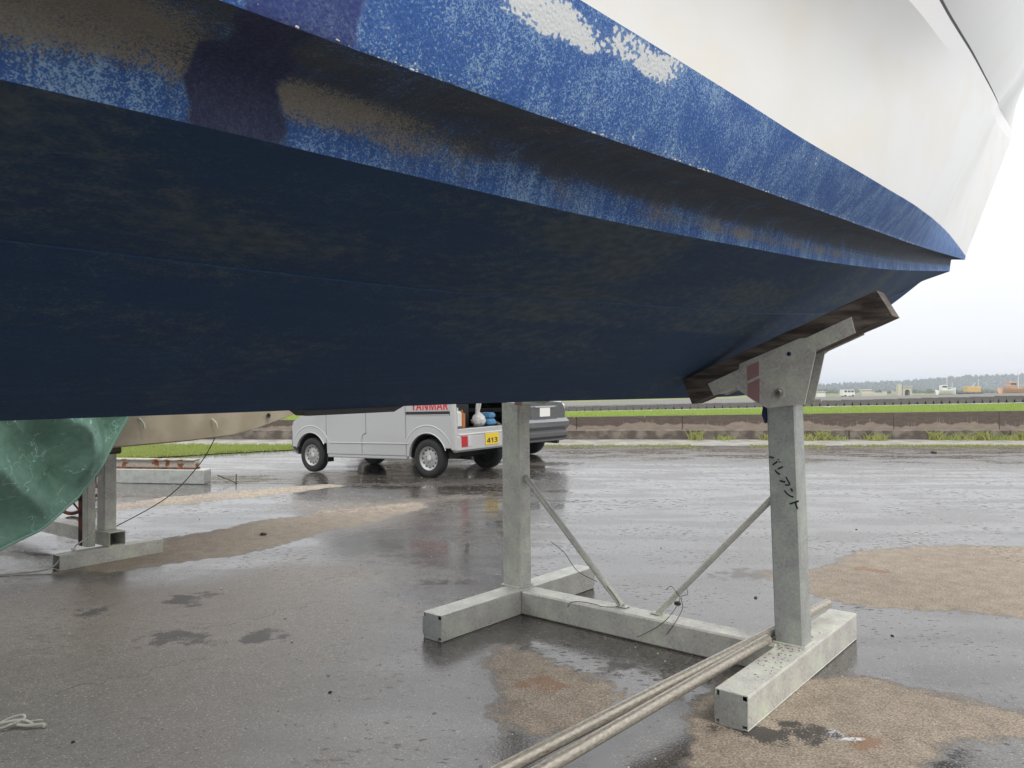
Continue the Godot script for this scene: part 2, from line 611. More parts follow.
func ground_material(called: String, x0: float, z0: float, wm: float, hm: float, w: int, h: int) -> StandardMaterial3D:
	var mpp := wm / w
	var dry := patch_mask(dry_patches(), x0, z0, wm, hm, w, h, 0.5)
	var damp := patch_mask(damp_patches(), x0, z0, wm, hm, w, h, 1.2)
	var S := FastNoiseLite.TYPE_SIMPLEX_SMOOTH
	var nc := world_noise(S, 0.9, 4, 71, x0, z0, mpp, w, h)
	var nm := world_noise(S, 7.0, 4, 72, x0, z0, mpp, w, h)
	var nf := world_noise(S, minf(120.0, 0.42 / mpp), 2, 73, x0, z0, mpp, w, h)
	var ns := world_noise(S, 2.2, 4, 74, x0, z0, mpp, w, h, 5)
	var nh := world_noise(S, minf(26.0, 0.22 / mpp), 3, 79, x0, z0, mpp, w, h, 2)
	var alb := PackedByteArray()
	alb.resize(w * h * 3)
	var srf := PackedByteArray()
	srf.resize(w * h * 3)
	var r := RandomNumberGenerator.new()
	r.seed = 99
	for i in w * h:
		var f := nf[i] - 128
		var m := nm[i] - 128
		var c := nc[i] - 128
		var s := ns[i] - 128
		var rnd := r.randi() & 255
		var d := dry[i] + m * 0.13 + c * 0.22 - 127.5
		var k := clampf(d * 0.06 + 0.5, 0.0, 1.0)
		var q := clampf((damp[i] + c * 0.5 + m * 0.15 - 128.0) / 90.0 + 0.35, 0.0, 1.0)
		var g := f * 0.22 + (rnd - 128) * 0.20
		if rnd > 246 and f > 6:
			g += 70.0
		# wet film: smooth where the surface is low, broken by grain where it is high
		var pool := clampf((c * 0.55 + s * 0.75 + 26.0) / 50.0, 0.0, 1.0)
		var shade := s * 0.05 + m * 0.06 + c * 0.04
		var vr := lerpf(70.0, 104.0, q) + shade + g
		var vg := lerpf(66.0, 95.0, q) + shade + g
		var vb := lerpf(62.0, 85.0, q) + shade + g
		var rough := lerpf(lerpf(58.0, 22.0, pool), 116.0, q) + f * 0.2
		var ht := 128.0 + f * lerpf(0.55, 0.16, pool) + m * 0.25
		# dimples that hold grit: small dark flecks in the sheen
		var fl := clampf((nh[i] - 178 + c * 0.45) * 0.04, 0.0, 1.0) * (1.0 - q * 0.5)
		if fl > 0.0:
			vr = lerpf(vr, 50.0 + g, fl * 0.45)
			vg = lerpf(vg, 46.0 + g, fl * 0.45)
			vb = lerpf(vb, 42.0 + g, fl * 0.45)
			rough = lerpf(rough, 150.0, fl)
			ht -= 40.0 * fl
		if k > 0.0:
			var t := m * 0.12 + f * 0.30 + (rnd - 128) * 0.22
			vr = lerpf(vr, 136.0 + t + c * 0.06, k)
			vg = lerpf(vg, 124.0 + t + c * 0.06, k)
			vb = lerpf(vb, 109.0 + t + c * 0.05, k)
			rough = lerpf(rough, 226.0, k)
			ht = lerpf(ht, 140.0 + f * 0.7, k)
		alb[i * 3] = clampi(int(vr), 8, 245)
		alb[i * 3 + 1] = clampi(int(vg), 8, 245)
		alb[i * 3 + 2] = clampi(int(vb), 8, 245)
		srf[i * 3] = clampi(int(ht), 0, 255)
		srf[i * 3 + 1] = clampi(int(rough), 10, 255)
	# single marks: x, z, radius across, radius along, kind
	for sp in [[1.206, -2.613, 0.055, 0.06, "rust"], [0.114, -3.139, 0.10, 0.07, "rust"], [2.392, -5.11, 0.09, 0.07, "rust"],
		[-1.22, -3.724, 0.10, 0.09, "hole"], [-1.851, -4.422, 0.10, 0.13, "hole"], [-0.382, -6.257, 0.27, 0.16, "hole"], [0.513, -3.344, 0.09, 0.08, "hole"], [-1.60, -3.72, 0.14, 0.1, "hole"],
		[-2.25, -4.15, 0.08, 0.09, "hole"], [1.118, -2.684, 0.028, 0.04, "paint"], [1.16, -2.648, 0.045, 0.011, "paint"], [0.93, -2.70, 0.17, 0.07, "hole"], [0.30, -2.48, 0.05, 0.22, "puddle"], [0.42, -2.9, 0.035, 0.18, "puddle"],
		[0.35, -5.2, 0.06, 0.3, "puddle"], [0.83, -5.45, 0.11, 0.22, "puddle"], [1.18, -5.5, 0.08, 0.12, "puddle"], [1.5, -5.0, 0.16, 0.12, "damp"], [-0.35, -10.2, 0.7, 0.3, "hole"], [-0.9, -9.9, 0.6, 0.2, "hole"], [0.62, -12.6, 0.5, 0.25, "hole"], [0.3, -8.3, 0.4, 0.1, "hole"]]:
		var i0 := int((sp[0] - sp[2] * 1.6 - x0) / mpp)
		var i1 := int((sp[0] + sp[2] * 1.6 - x0) / mpp)
		var j0 := int((sp[1] - sp[3] * 1.6 - z0) / mpp)
		var j1 := int((sp[1] + sp[3] * 1.6 - z0) / mpp)
		for j in range(maxi(j0, 0), mini(j1, h)):
			for i in range(maxi(i0, 0), mini(i1, w)):
				var o := j * w + i
				var dx: float = (x0 + i * mpp - sp[0]) / sp[2]
				var dz: float = (z0 + j * mpp - sp[1]) / sp[3]
				var k: float = ss(1.0, 0.78, sqrt(dx * dx + dz * dz) + (nm[o] - 128) * 0.011 + (nf[o] - 128) * 0.005)
				if k <= 0.0:
					continue
				var col := Vector3(44, 39, 34) + Vector3.ONE * (nf[o] - 128) * 0.15
				var rg := 170.0
				if sp[4] == "rust":
					col = Vector3(128, 90, 64) + Vector3.ONE * (nf[o] - 128) * 0.25
					k *= 0.6
					rg = 220.0
				elif sp[4] == "puddle":
					rg = 9.0
					col = Vector3(52, 50, 48)
				elif sp[4] == "paint":
					rg = 120.0
					col = Vector3(206, 208, 210)
				elif sp[4] == "damp":
					col = Vector3(82, 77, 68)
					rg = 120.0
				else:
					k *= 0.85
				for ch in 3:
					alb[o * 3 + ch] = clampi(int(lerpf(alb[o * 3 + ch], col[ch], k)), 0, 255)
				srf[o * 3 + 1] = clampi(int(lerpf(srf[o * 3 + 1], rg, k)), 5, 255)
				if sp[4] == "puddle":
					srf[o * 3] = clampi(int(lerpf(srf[o * 3], 128.0, k)), 0, 255)
				elif sp[4] == "hole":
					srf[o * 3] = clampi(int(srf[o * 3] - 60.0 * k), 0, 255)
	# cracks in the asphalt
	for line in CRACKS:
		for k in line.size() - 1:
			var p0 := Vector2(line[k][0], line[k][1])
			var p1 := Vector2(line[k + 1][0], line[k + 1][1])
			var steps := int(p0.distance_to(p1) / mpp * 1.5) + 1
			var side := (p1 - p0).orthogonal().normalized()
			for t in steps:
				var p := p0.lerp(p1, float(t) / steps)
				var i := int((p.x - x0) / mpp)
				var j := int((p.y - z0) / mpp)
				if i < 1 or j < 1 or i >= w - 1 or j >= h - 1:
					continue
				p += side * ((nm[j * w + i] - 128) * 0.0006 + (nf[j * w + i] - 128) * 0.00008)
				i = clampi(int((p.x - x0) / mpp), 0, w - 1)
				j = clampi(int((p.y - z0) / mpp), 0, h - 1)
				var o := j * w + i
				if nf[o] < 96:
					continue
				for ch in 3:
					alb[o * 3 + ch] = int(alb[o * 3 + ch] * 0.5)
				srf[o * 3] = maxi(0, srf[o * 3] - 70)
				srf[o * 3 + 1] = mini(255, srf[o * 3 + 1] + 60)
	var m := mat(called, Color.WHITE, 1.0)
	m.albedo_texture = tex3(w, h, alb)
	var st := tex3(w, h, srf)
	m.roughness_texture = st
	m.roughness_texture_channel = BaseMaterial3D.TEXTURE_CHANNEL_GREEN
	m.heightmap_enabled = true
	m.heightmap_texture = st
	m.heightmap_scale = 0.15 if mpp < 0.008 else 0.12
	m.texture_repeat = false
	m.metallic_specular = 0.74
	return m

func sheet(x0: float, x1: float, z0: float, z1: float, step: float, uvr: Rect2, hole := Rect2()) -> Mesh:
	var st := begin()
	var nx := int(round((x1 - x0) / step))
	var nz := int(round((z1 - z0) / step))
	for j in nz:
		for i in nx:
			var xa := x0 + i * step
			var za := z0 + j * step
			if hole.size.x > 0.0 and hole.has_point(Vector2(xa + step * 0.5, za + step * 0.5)):
				continue
			for q in [[0, 0], [1, 0], [1, 1], [0, 0], [1, 1], [0, 1]]:
				var x: float = xa + q[0] * step
				var z: float = za + q[1] * step
				var e := 0.05
				st.set_normal(Vector3(dip(x - e, z) - dip(x + e, z), 2.0 * e, dip(x, z - e) - dip(x, z + e)).normalized())
				st.set_uv(Vector2((x - uvr.position.x) / uvr.size.x, (z - uvr.position.y) / uvr.size.y))
				st.add_vertex(Vector3(x, dip(x, z), z))
	return st.commit()

func make_ground() -> void:
	var near := Rect2(-3.0, -7.5, 6.5, 5.5)
	var far := Rect2(-12.0, -16.5, 24.0, 16.0)
	var mn := ground_material("wet_asphalt_near", near.position.x, near.position.y, 6.5, 5.5, 1625, 1375)
	struct("yard_asphalt", sheet(-3.0, 3.5, -7.5, -2.0, 0.5, near), mn)
	var mf := ground_material("wet_asphalt_far", far.position.x, far.position.y, 24.0, 16.0, 1680, 1120)
	struct("yard_asphalt", sheet(-12.0, 12.0, -16.5, -0.5, 0.5, far, near), mf)
	# the rest of the yard, behind the photographer and to the sides
	var mo := mat("wet_asphalt_rest", Color.WHITE, 0.4)
	mo.albedo_texture = ramp_tex(nbytes(noise(FastNoiseLite.TYPE_SIMPLEX_SMOOTH, 0.03, 5, 77), 512, 512, true), 512, 512, Color(0.24, 0.235, 0.23), Color(0.36, 0.345, 0.32))
	triplanar(mo, 0.3, true)
	struct("yard_asphalt", sheet(-42.0, 42.0, -16.5, 33.5, 2.0, Rect2(0, 0, 1, 1), Rect2(-14.0, -16.5, 28.0, 16.0)), mo)
	struct("yard_asphalt", sheet(-14.0, -12.0, -16.5, -0.5, 2.0, Rect2(0, 0, 1, 1)), mo)
	struct("yard_asphalt", sheet(12.0, 14.0, -16.5, -0.5, 2.0, Rect2(0, 0, 1, 1)), mo)

# ============================ road, wall, banks ==============================
func blade_tuft(n: int, hgt: float, spread: float, wide: float, sd: int, sway := 0.45) -> Mesh:
	var r := RandomNumberGenerator.new()
	r.seed = sd
	var st := begin()
	for k in n:
		var a := r.randf() * TAU
		var b := Vector3(cos(a), 0, sin(a)) * spread * sqrt(r.randf())
		var lean := Vector3(r.randf_range(-1, 1), 0, r.randf_range(-1, 1)) * sway
		var hh := hgt * r.randf_range(0.5, 1.0)
		var side := Vector3(cos(a + 1.3), 0, sin(a + 1.3)) * wide * r.randf_range(0.6, 1.2)
		var mid := b + Vector3.UP * hh * 0.55 + lean * hh * 0.3
		var tip := b + Vector3.UP * hh + lean * hh
		var n1 := side.cross(Vector3.UP).normalized()
		face(st, [b - side, b + side, mid + side * 0.8, mid - side * 0.8], n1)
		face(st, [mid - side * 0.8, mid + side * 0.8, tip], n1)
	return st.commit()

func scatter(called: String, label: String, category: String, mesh: Mesh, m: Material, places: Array) -> MultiMeshInstance3D:
	var mm := MultiMesh.new()
	mm.transform_format = MultiMesh.TRANSFORM_3D
	mm.mesh = mesh
	mm.instance_count = places.size()
	for i in places.size():
		mm.set_instance_transform(i, places[i])
	var o := MultiMeshInstance3D.new()
	o.name = numbered(called)
	o.multimesh = mm
	o.material_override = m
	add_child(o)
	o.set_meta("kind", "stuff")
	tag(o, label, category)
	return o

func flat(x0: float, x1: float, z0: float, z1: float, y: float) -> Mesh:
	var st := begin()
	face(st, [Vector3(x0, y, z0), Vector3(x1, y, z0), Vector3(x1, y, z1), Vector3(x0, y, z1)], Vector3.UP)
	return st.commit()

func wall_top(x: float) -> float:
	return 0.53 + clampf((x - 1.4) / 10.8, -0.5, 1.6) * 0.15

func bank_level(x: float) -> float:
	return 0.43 + clampf((x - 2.0) / 15.0, -0.3, 1.5) * 0.30

func make_shore() -> void:
	struct("road", flat(-60, 60, -18.6, -16.5, 0.004), M.road_concrete)
	# retaining wall: a low kerb course, then cast panels whose lower half has dried in ragged tongues
	var w := 2048
	var h := 128
	var edge := noise(FastNoiseLite.TYPE_SIMPLEX_SMOOTH, 0.006, 4, 81)
	var jag := noise(FastNoiseLite.TYPE_SIMPLEX_SMOOTH, 0.03, 3, 82)
	var tex := noise(FastNoiseLite.TYPE_SIMPLEX_SMOOTH, 0.05, 4, 83)
	var out := PackedByteArray()
	out.resize(w * h * 3)
	for i in w:
		var top := 0.36 + edge.get_noise_2d(i, 0) * 0.30 + jag.get_noise_2d(i, 7) * 0.16 + (0.22 if absf(jag.get_noise_2d(i * 1.7, 40)) < 0.016 else 0.0)
		for j in h:
			var y := 1.0 - float(j) / h
			var n := tex.get_noise_2d(i * 0.6, j) * 0.5
			var k := ss(top + 0.05, top - 0.03, y + n * 0.08)
			var o := (j * w + i) * 3
			out[o] = clampi(int(lerpf(92, 140, k) + n * 26.0), 0, 255)
			out[o + 1] = clampi(int(lerpf(82, 128, k) + n * 26.0), 0, 255)
			out[o + 2] = clampi(int(lerpf(75, 117, k) + n * 26.0), 0, 255)
	var wm := mat("stained_concrete", Color.WHITE, 0.85)
	wm.albedo_texture = tex3(w, h, out)
	var wall := thing("retaining_wall", "low brown concrete retaining wall with ragged pale stains beyond the road", "wall", Vector3(0, 0, -18.6))
	for k in 22:
		var x0 := -27.0 + k * 2.6
		var x1 := x0 + 2.585
		var z := -0.34 + (0.012 if k % 3 == 0 else 0.0)
		var t0 := wall_top(x0)
		var t1 := wall_top(x1)
		var st := begin()
		var uv := [Vector2(k * 0.13, 1), Vector2(k * 0.13 + 0.129, 1), Vector2(k * 0.13 + 0.129, 0), Vector2(k * 0.13, 0)]
		face(st, [Vector3(x0, 0.22, z), Vector3(x1, 0.22, z), Vector3(x1, t1, z), Vector3(x0, t0, z)], Vector3(0, 0, 1), uv)
		face(st, [Vector3(x0, t0, z), Vector3(x1, t1, z), Vector3(x1, t1, z - 0.2), Vector3(x0, t0, z - 0.2)], Vector3.UP, [Vector2(0, 0.1), Vector2(0.1, 0.1), Vector2(0.1, 0.12), Vector2(0, 0.12)])
		face(st, [Vector3(x0, 0.22, z), Vector3(x0, t0, z), Vector3(x0, t0, z - 0.2), Vector3(x0, 0.22, z - 0.2)], Vector3.LEFT, uv)
		face(st, [Vector3(x1, 0.22, z), Vector3(x1, t1, z), Vector3(x1, t1, z - 0.2), Vector3(x1, 0.22, z - 0.2)], Vector3.RIGHT, uv)
		face(st, [Vector3(x0, 0.22, z - 0.2), Vector3(x1, 0.22, z - 0.2), Vector3(x1, t1, z - 0.2), Vector3(x0, t0, z - 0.2)], Vector3.FORWARD, uv)
		part(wall, "panel", st.commit(), wm)
	for k in 15:
		part(wall, "kerb_stone", box(3.88, 0.225, 0.5, 0.012), M.stained_kerb, Vector3(-25.0 + k * 3.9, 0.1125, -0.25))
	# grass on the bank behind the wall
	var st2 := begin()
	var rows := []
	for z in [-18.95, -21.0, -25.2]:
		var line := []
		for k in 41:
			var x := -60.0 + k * 3.0
			line.append(Vector3(x, lerpf(wall_top(x) - 0.03, bank_level(x), (z + 18.95) / -6.25), z))
		rows.append(line)
	grid_into(st2, rows, [], [], Vector3.UP)
	struct("bank_lawn", st2.commit(), M.grass_ground)
	var tuft := blade_tuft(9, 0.10, 0.10, 0.009, 5)
	var places := []
	for k in 9000:
		var x := rng.randf_range(-9.0, 19.0)
		var z := -19.0 - 6.0 * rng.randf()
		if x < -5.0 and z > -18.0:
			continue
		places.append(Transform3D(Basis(Vector3.UP, rng.randf() * TAU).scaled(Vector3.ONE * rng.randf_range(0.5, 1.2)), Vector3(x, lerpf(wall_top(x) - 0.035, bank_level(x) - 0.005, (z + 18.95) / -6.25), z)))
	scatter("bank_grass", "strip of bright short grass along the top of the brown wall", "grass", tuft, M.blade_bright, places)
	# grass verge in the yard's left corner and a thin line along the road's edge
	var st3 := begin()
	var verge := PackedVector2Array([Vector2(-14, -16.5), Vector2(-4.5, -16.5), Vector2(-4.4, -15.7), Vector2(-5.6, -14.9), Vector2(-6.6, -13.9), Vector2(-7.6, -13.4), Vector2(-14, -12.6)])
	var tri := Geometry2D.triangulate_polygon(verge)
	for k in range(0, tri.size(), 3):
		var p := []
		for j in 3:
			var q := verge[tri[k + j]]
			p.append(Vector3(q.x, dip(q.x, q.y) + 0.012, q.y))
		face(st3, p, Vector3.UP)
	struct("verge", st3.commit(), M.grass_ground)
	places = []
	var thin := []
	while places.size() < 5200:
		var p := Vector2(rng.randf_range(-11.0, -4.3), rng.randf_range(-16.45, -12.7))
		if Geometry2D.is_point_in_polygon(p, verge):
			places.append(Transform3D(Basis(Vector3.UP, rng.randf() * TAU).scaled(Vector3.ONE * rng.randf_range(0.35, 0.95)), Vector3(p.x, dip(p.x, p.y) + 0.005, p.y)))
	scatter("verge_grass", "patch of green and yellowish grass by the yard behind the rusty beams", "grass", tuft, M.blade_green, places)
	for k in 1500:
		var x := rng.randf_range(-4.0, 12.0)
		if sin(x * 0.9) + sin(x * 2.3 + 1.0) < -0.9:
			continue
		thin.append(Transform3D(Basis(Vector3.UP, rng.randf() * TAU).scaled(Vector3.ONE * rng.randf_range(0.25, 0.5)), Vector3(x, 0.0, -16.5 + rng.randf_range(-0.08, 0.2))))
	scatter("roadside_grass", "thin line of short grass between the yard and the road", "grass", tuft, M.blade_yellow, thin)
	# weeds at the foot of the wall
	var weeds := [blade_tuft(60, 0.27, 0.20, 0.02, 8, 1.1), blade_tuft(40, 0.17, 0.26, 0.016, 9, 1.3), blade_tuft(70, 0.21, 0.34, 0.02, 10, 1.2)]
	var wx := [4.4, 5.05, 7.05, 7.4, 7.75, 8.65, 10.1, 10.5, 10.85, 11.25, 11.6, 11.95, 12.3, 12.6, 6.25]
	for i in wx.size():
		var big := i % 3
		var o := thing("weed_clump", ["tall clump of yellowish weeds at the foot of the brown wall", "short loose clump of green weeds at the foot of the brown wall", "broad clump of weeds spreading at the foot of the brown wall"][big], "weeds", Vector3(wx[i], 0.004, -18.42 + rng.randf() * 0.14), rng.randf() * TAU, "weeds along the foot of the wall")
		part(o, "leaves", weeds[big], M.blade_yellow if big != 1 else M.blade_green)
	# second bank: kerb line, a row of concrete blocks, gravel behind them
	var st5 := begin()
	rows = []
	for q in [[-25.15, -0.1], [-25.16, 0.05], [-25.9, 0.05], [-25.91, -0.1]]:
		var line := []
		for k in 41:
			var x := -60.0 + k * 3.0
			line.append(Vector3(x, bank_level(x) + q[1], q[0]))
		rows.append(line)
	grid_into(st5, rows, [], [], Vector3.UP)
	struct("bank_kerb", st5.commit(), M.road_concrete)
	var blocks := thing("block_wall", "long low row of dark grey concrete blocks beyond the bright grass", "wall", Vector3(0, 0.0, -27.0))
	for k in 145:
		var x := -9.0 + k * 0.285
		var lv := bank_level(x)
		var hh := lv + 0.17 + clampf((x - 2.0) / 16.0, 0.0, 1.0) * 0.08 + rng.randf_range(-0.012, 0.012)
		part(blocks, "block", prism(PackedVector2Array([Vector2(-0.06, lv - 0.1), Vector2(0.05, lv - 0.1), Vector2(0.14, hh - 0.10 + rng.randf_range(-0.02, 0.02)), Vector2(0.14, hh), Vector2(-0.14, hh), Vector2(-0.14, hh - 0.10)]), -0.25, 0.0), M.dark_gravel, Vector3(x, 0, 0))
	var st4 := begin()
	rows = []
	for q in [[-25.9, -0.02], [-27.27, -0.02], [-27.28, 0.2], [-29.0, 0.21], [-38.0, 0.16], [-60.0, -0.5]]:
		var line := []
		for k in 81:
			var x := -120.0 + k * 3.0
			line.append(Vector3(x, bank_level(x) + q[1] + (sin(x * 1.7) * 0.012 if q[0] < -28.0 else 0.0), q[0]))
		rows.append(line)
	grid_into(st4, rows, [], [], Vector3.UP)
	struct("gravel_bank", st4.commit(), M.dark_gravel)

# ============================ fields, harbour things, hills ==================
func clump_mesh(sd: int) -> Mesh:
	# an uneven crown of small leaf faces
	var r := RandomNumberGenerator.new()
	r.seed = sd
	var st := begin()
	for k in 60:
		var d := Vector3(r.randfn(), r.randfn(), r.randfn()).normalized()
		var p := d * Vector3(0.5, 0.62, 0.5) * r.randf_range(0.55, 1.0) + Vector3(0, 0.55, 0)
		var a := Vector3(r.randfn(), r.randfn(), r.randfn()).normalized() * 0.21
		var b := d.cross(a).normalized() * 0.21
		face(st, [p - a, p + b, p + a, p - b], a.cross(b).normalized() * (1.0 if a.cross(b).dot(d) > 0.0 else -1.0))
	return st.commit()

func ridge(x: float) -> float:
	# height of the wooded ridge, metres above the fields
	var h := 1.0 + 14.5 * ss(330.0, 640.0, x) + 5.0 * ss(640.0, 1100.0, x)
	return h + sin(x * 0.021) * 0.9 + sin(x * 0.057 + 1.0) * 0.5

func make_far() -> void:
	var st := begin()
	var rows := []
	for q in [[-60.0, -0.1], [-120.0, -0.45], [-200.0, -0.6], [-500.0, -0.8], [-900.0, -0.9], [-2600.0, -1.0]]:
		var line := []
		for k in 61:
			line.append(Vector3(-1800.0 + k * 60.0, q[1], q[0]))
		rows.append(line)
	grid_into(st, rows, [], [], Vector3.UP)
	struct("fields", st.commit(), M.field_ground)
	# hills: a long ridge with a body behind its crest
	var st2 := begin()
	rows = []
	for q in [[-840.0, 0.0], [-880.0, 0.55], [-930.0, 0.9], [-980.0, 1.0], [-1100.0, 0.7], [-1300.0, 0.0]]:
		var line := []
		for k in 91:
			var x := -600.0 + k * 25.0
			line.append(Vector3(x, -1.2 + (ridge(x) + 1.0) * q[1], q[0]))
		rows.append(line)
	grid_into(st2, rows, [], [], Vector3.UP)
	struct("hills", st2.commit(), M.wood_hill)
	var places := []
	for k in 9000:
		var x := rng.randf_range(120.0, 900.0)
		var t := rng.randf()
		var z := lerpf(-850.0, -985.0, t)
		var f := lerpf(0.05, 1.0, minf(1.0, t * 1.15))
		var s := rng.randf_range(2.0, 4.4)
		places.append(Transform3D(Basis(Vector3.UP, rng.randf() * TAU).scaled(Vector3(s, s * rng.randf_range(0.8, 1.5), s)), Vector3(x, -1.4 + (ridge(x) + 1.0) * f, z)))
	scatter("woodland", "dark hazy woodland covering the far hillside", "woods", clump_mesh(3), M.wood_hill, places)
	places = []
	for k in 1600:
		var x := rng.randf_range(-220.0, 420.0)
		var z := -430.0 - rng.randf() * 60.0 - 20.0 * sin(x * 0.02)
		if sin(x * 0.11) + sin(x * 0.047) < -0.5:
			continue
		var s := rng.randf_range(0.8, 2.4)
		places.append(Transform3D(Basis(Vector3.UP, rng.randf() * TAU).scaled(Vector3(s * 1.4, s, s * 1.4)), Vector3(x, -0.85, z)))
	scatter("hedgerow", "low dark hedge line across the fields", "hedge", clump_mesh(4), M.leaf_dark, places)
	# things ashore by the far harbour
	far_van(Vector3(87.2, -0.6, -200.0), 0.2, "small white van parked on the far field left of the beige gatehouse")
	var shed := thing("white_shed", "low flat white shed beside the far white van", "shed", Vector3(78.8, -0.6, -200.5))
	part(shed, "wall", box(4.6, 1.2, 3.0, 0.05), M.far_white, Vector3(0, 0.6, 0))
	part(shed, "roof", box(5.0, 0.2, 3.4, 0.05), M.far_beige, Vector3(0, 1.31, 0))
	var car := thing("white_car", "small white car with rounded cabin far across the field", "car", Vector3(67.5, -0.6, -200.0))
	part(car, "body", box(3.8, 0.6, 1.6, 0.15), M.far_white, Vector3(0, 0.5, 0))
	part(car, "cabin", prism(PackedVector2Array([Vector2(-1.3, 0.8), Vector2(1.2, 0.8), Vector2(0.7, 1.4), Vector2(-0.8, 1.4)]), -0.7, 0.7), M.far_white)
	for x in [-1.2, 1.2]:
		part(car, "wheel", lathe_x([Vector2(-0.9, 0.0), Vector2(-0.9, 0.3), Vector2(0.9, 0.3), Vector2(0.9, 0.0)], 12), M.far_dark, Vector3(x, 0.3, 0), Vector3(0, PI / 2, 0))
	# beige gatehouse with a tall pillar
	var gate := thing("gatehouse", "beige gatehouse with an arched dark doorway and tall pillar on far field", "building", Vector3(102.5, -0.6, -200.0))
	part(gate, "pillar", box(1.0, 3.3, 1.0, 0.04), M.far_beige, Vector3(-1.9, 1.65, 0))
	part(gate, "wall", prism(PackedVector2Array([Vector2(-0.8, 0), Vector2(-0.35, 0), Vector2(-0.35, 1.5), Vector2(0.0, 1.9), Vector2(0.6, 1.9), Vector2(0.95, 1.5), Vector2(0.95, 0), Vector2(1.5, 0), Vector2(1.5, 2.6), Vector2(-0.8, 2.6)]), -1.2, 0.0), M.far_beige)
	part(gate, "doorway", box(1.3, 1.9, 0.1, 0.0), M.far_dark, Vector3(0.3, 0.95, -1.15))
	part(gate, "roof", box(2.6, 0.22, 1.6, 0.03), M.far_beige, Vector3(0.35, 2.72, -0.6))
	var low := thing("concrete_hut", "low beige concrete hut beside the far gatehouse pillar", "hut", Vector3(93.5, -0.6, -200.0))
	part(low, "wall", box(6.5, 1.1, 3.0, 0.03), M.far_beige, Vector3(0, 0.55, 0))
	part(low, "annex", box(2.0, 1.8, 2.4, 0.03), M.far_beige, Vector3(-1.6, 0.9, 0.1))
	part(low, "roof", box(2.3, 0.16, 2.7, 0.02), M.far_white, Vector3(-1.6, 1.88, 0.1))
	# a white fishing boat and an orange one, hauled out
	far_boat(Vector3(113.0, -0.6, -200.0), M.far_white, M.far_white, "white fishing boat with mast hauled out at the far harbour", 4.2, 1.15)
	far_boat(Vector3(131.5, -0.6, -200.0), M.far_orange, M.far_orange, "orange fishing boat with masts hauled out at the far harbour", 6.2, 1.45)
	# yellow loader on a dark trailer
	var ld := thing("yellow_machine", "yellow box body on dark flatbed truck at the far harbour", "truck", Vector3(119.3, -0.6, -200.0))
	part(ld, "bed", box(5.6, 0.35, 2.0, 0.03), M.far_dark, Vector3(-0.6, 0.95, 0))
	part(ld, "body", box(3.6, 1.4, 2.0, 0.08), M.far_yellow, Vector3(0.3, 1.95, 0))
	part(ld, "boom", tube([Vector3(0.4, 2.6, 0), Vector3(1.1, 3.6, 0)], 0.07, 6), M.far_white)
	part(ld, "mast", tube([Vector3(1.9, 2.6, 0), Vector3(1.95, 4.6, 0)], 0.06, 6), M.far_white)
	for x in [-2.6, -0.4, 1.6]:
		part(ld, "wheel", lathe_x([Vector2(-1.0, 0.0), Vector2(-1.0, 0.42), Vector2(1.0, 0.42), Vector2(1.0, 0.0)], 12), M.far_dark, Vector3(x, 0.42, 0), Vector3(0, PI / 2, 0))
	# white van glimpsed under the boat
	far_van(Vector3(38.0, -0.62, -170.0), 0.3, "white van on the field seen in the gap beside the timber pad")

func far_van(at: Vector3, turn: float, label: String) -> void:
	var v := thing("white_van", label, "van", at, turn)
	part(v, "body", prism(PackedVector2Array([Vector2(-1.7, 0.3), Vector2(1.7, 0.3), Vector2(1.7, 1.1), Vector2(1.4, 1.9), Vector2(-1.65, 1.9)]), -0.75, 0.75), M.far_white)
	for x in [-1.0, 0.0, 0.95]:
		part(v, "window", box(0.75, 0.5, 0.03, 0.01), M.far_dark, Vector3(x, 1.45, 0.76))
	for x in [-1.1, 1.1]:
		part(v, "wheel", lathe_x([Vector2(-0.78, 0.0), Vector2(-0.78, 0.3), Vector2(0.78, 0.3), Vector2(0.78, 0.0)], 12), M.far_dark, Vector3(x, 0.3, 0), Vector3(0, PI / 2, 0))

func far_boat(at: Vector3, hull: Material, house: Material, label: String, length: float, size: float) -> void:
	var b := thing("fishing_boat", label, "boat", at)
	b.scale = Vector3.ONE * size
	var st := begin()
	var rows := []
	for i in 9:
		var t := i / 8.0
		var x := (t - 0.5) * length
		var hw := 0.9 * (1.0 - pow(maxf(0.0, t - 0.55) / 0.45, 2.0))
		var sheer := 1.5 + pow(t - 0.35, 2.0) * 1.4
		rows.append([Vector3(x, sheer, -hw), Vector3(x, 0.7, -hw * 0.7), Vector3(x, 0.35 + 0.5 * pow(t, 4.0), 0), Vector3(x, 0.7, hw * 0.7), Vector3(x, sheer, hw)])
	grid_into(st, rows, [], [], Vector3.DOWN)
	part(b, "hull", st.commit(), hull)
	part(b, "keel", box(length * 0.8, 0.4, 0.12, 0.02), M.far_dark, Vector3(0, 0.2, 0))
	part(b, "wheelhouse", box(1.3, 1.3, 1.2, 0.06), house, Vector3(-length * 0.18, 2.0, 0))
	part(b, "window", box(1.0, 0.4, 0.03, 0.0), M.far_dark, Vector3(-length * 0.18, 2.3, 0.61))
	part(b, "mast", tube([Vector3(length * 0.02, 1.4, 0), Vector3(length * 0.02, 4.8, 0)], 0.06, 6), M.far_white)
	part(b, "mast", tube([Vector3(length * 0.3, 1.5, 0), Vector3(length * 0.3, 3.4, 0)], 0.05, 6), M.far_white)
	part(b, "rail", tube([Vector3(-length * 0.4, 2.1, 0.7), Vector3(length * 0.4, 2.1, 0.4)], 0.03, 5), M.far_white)

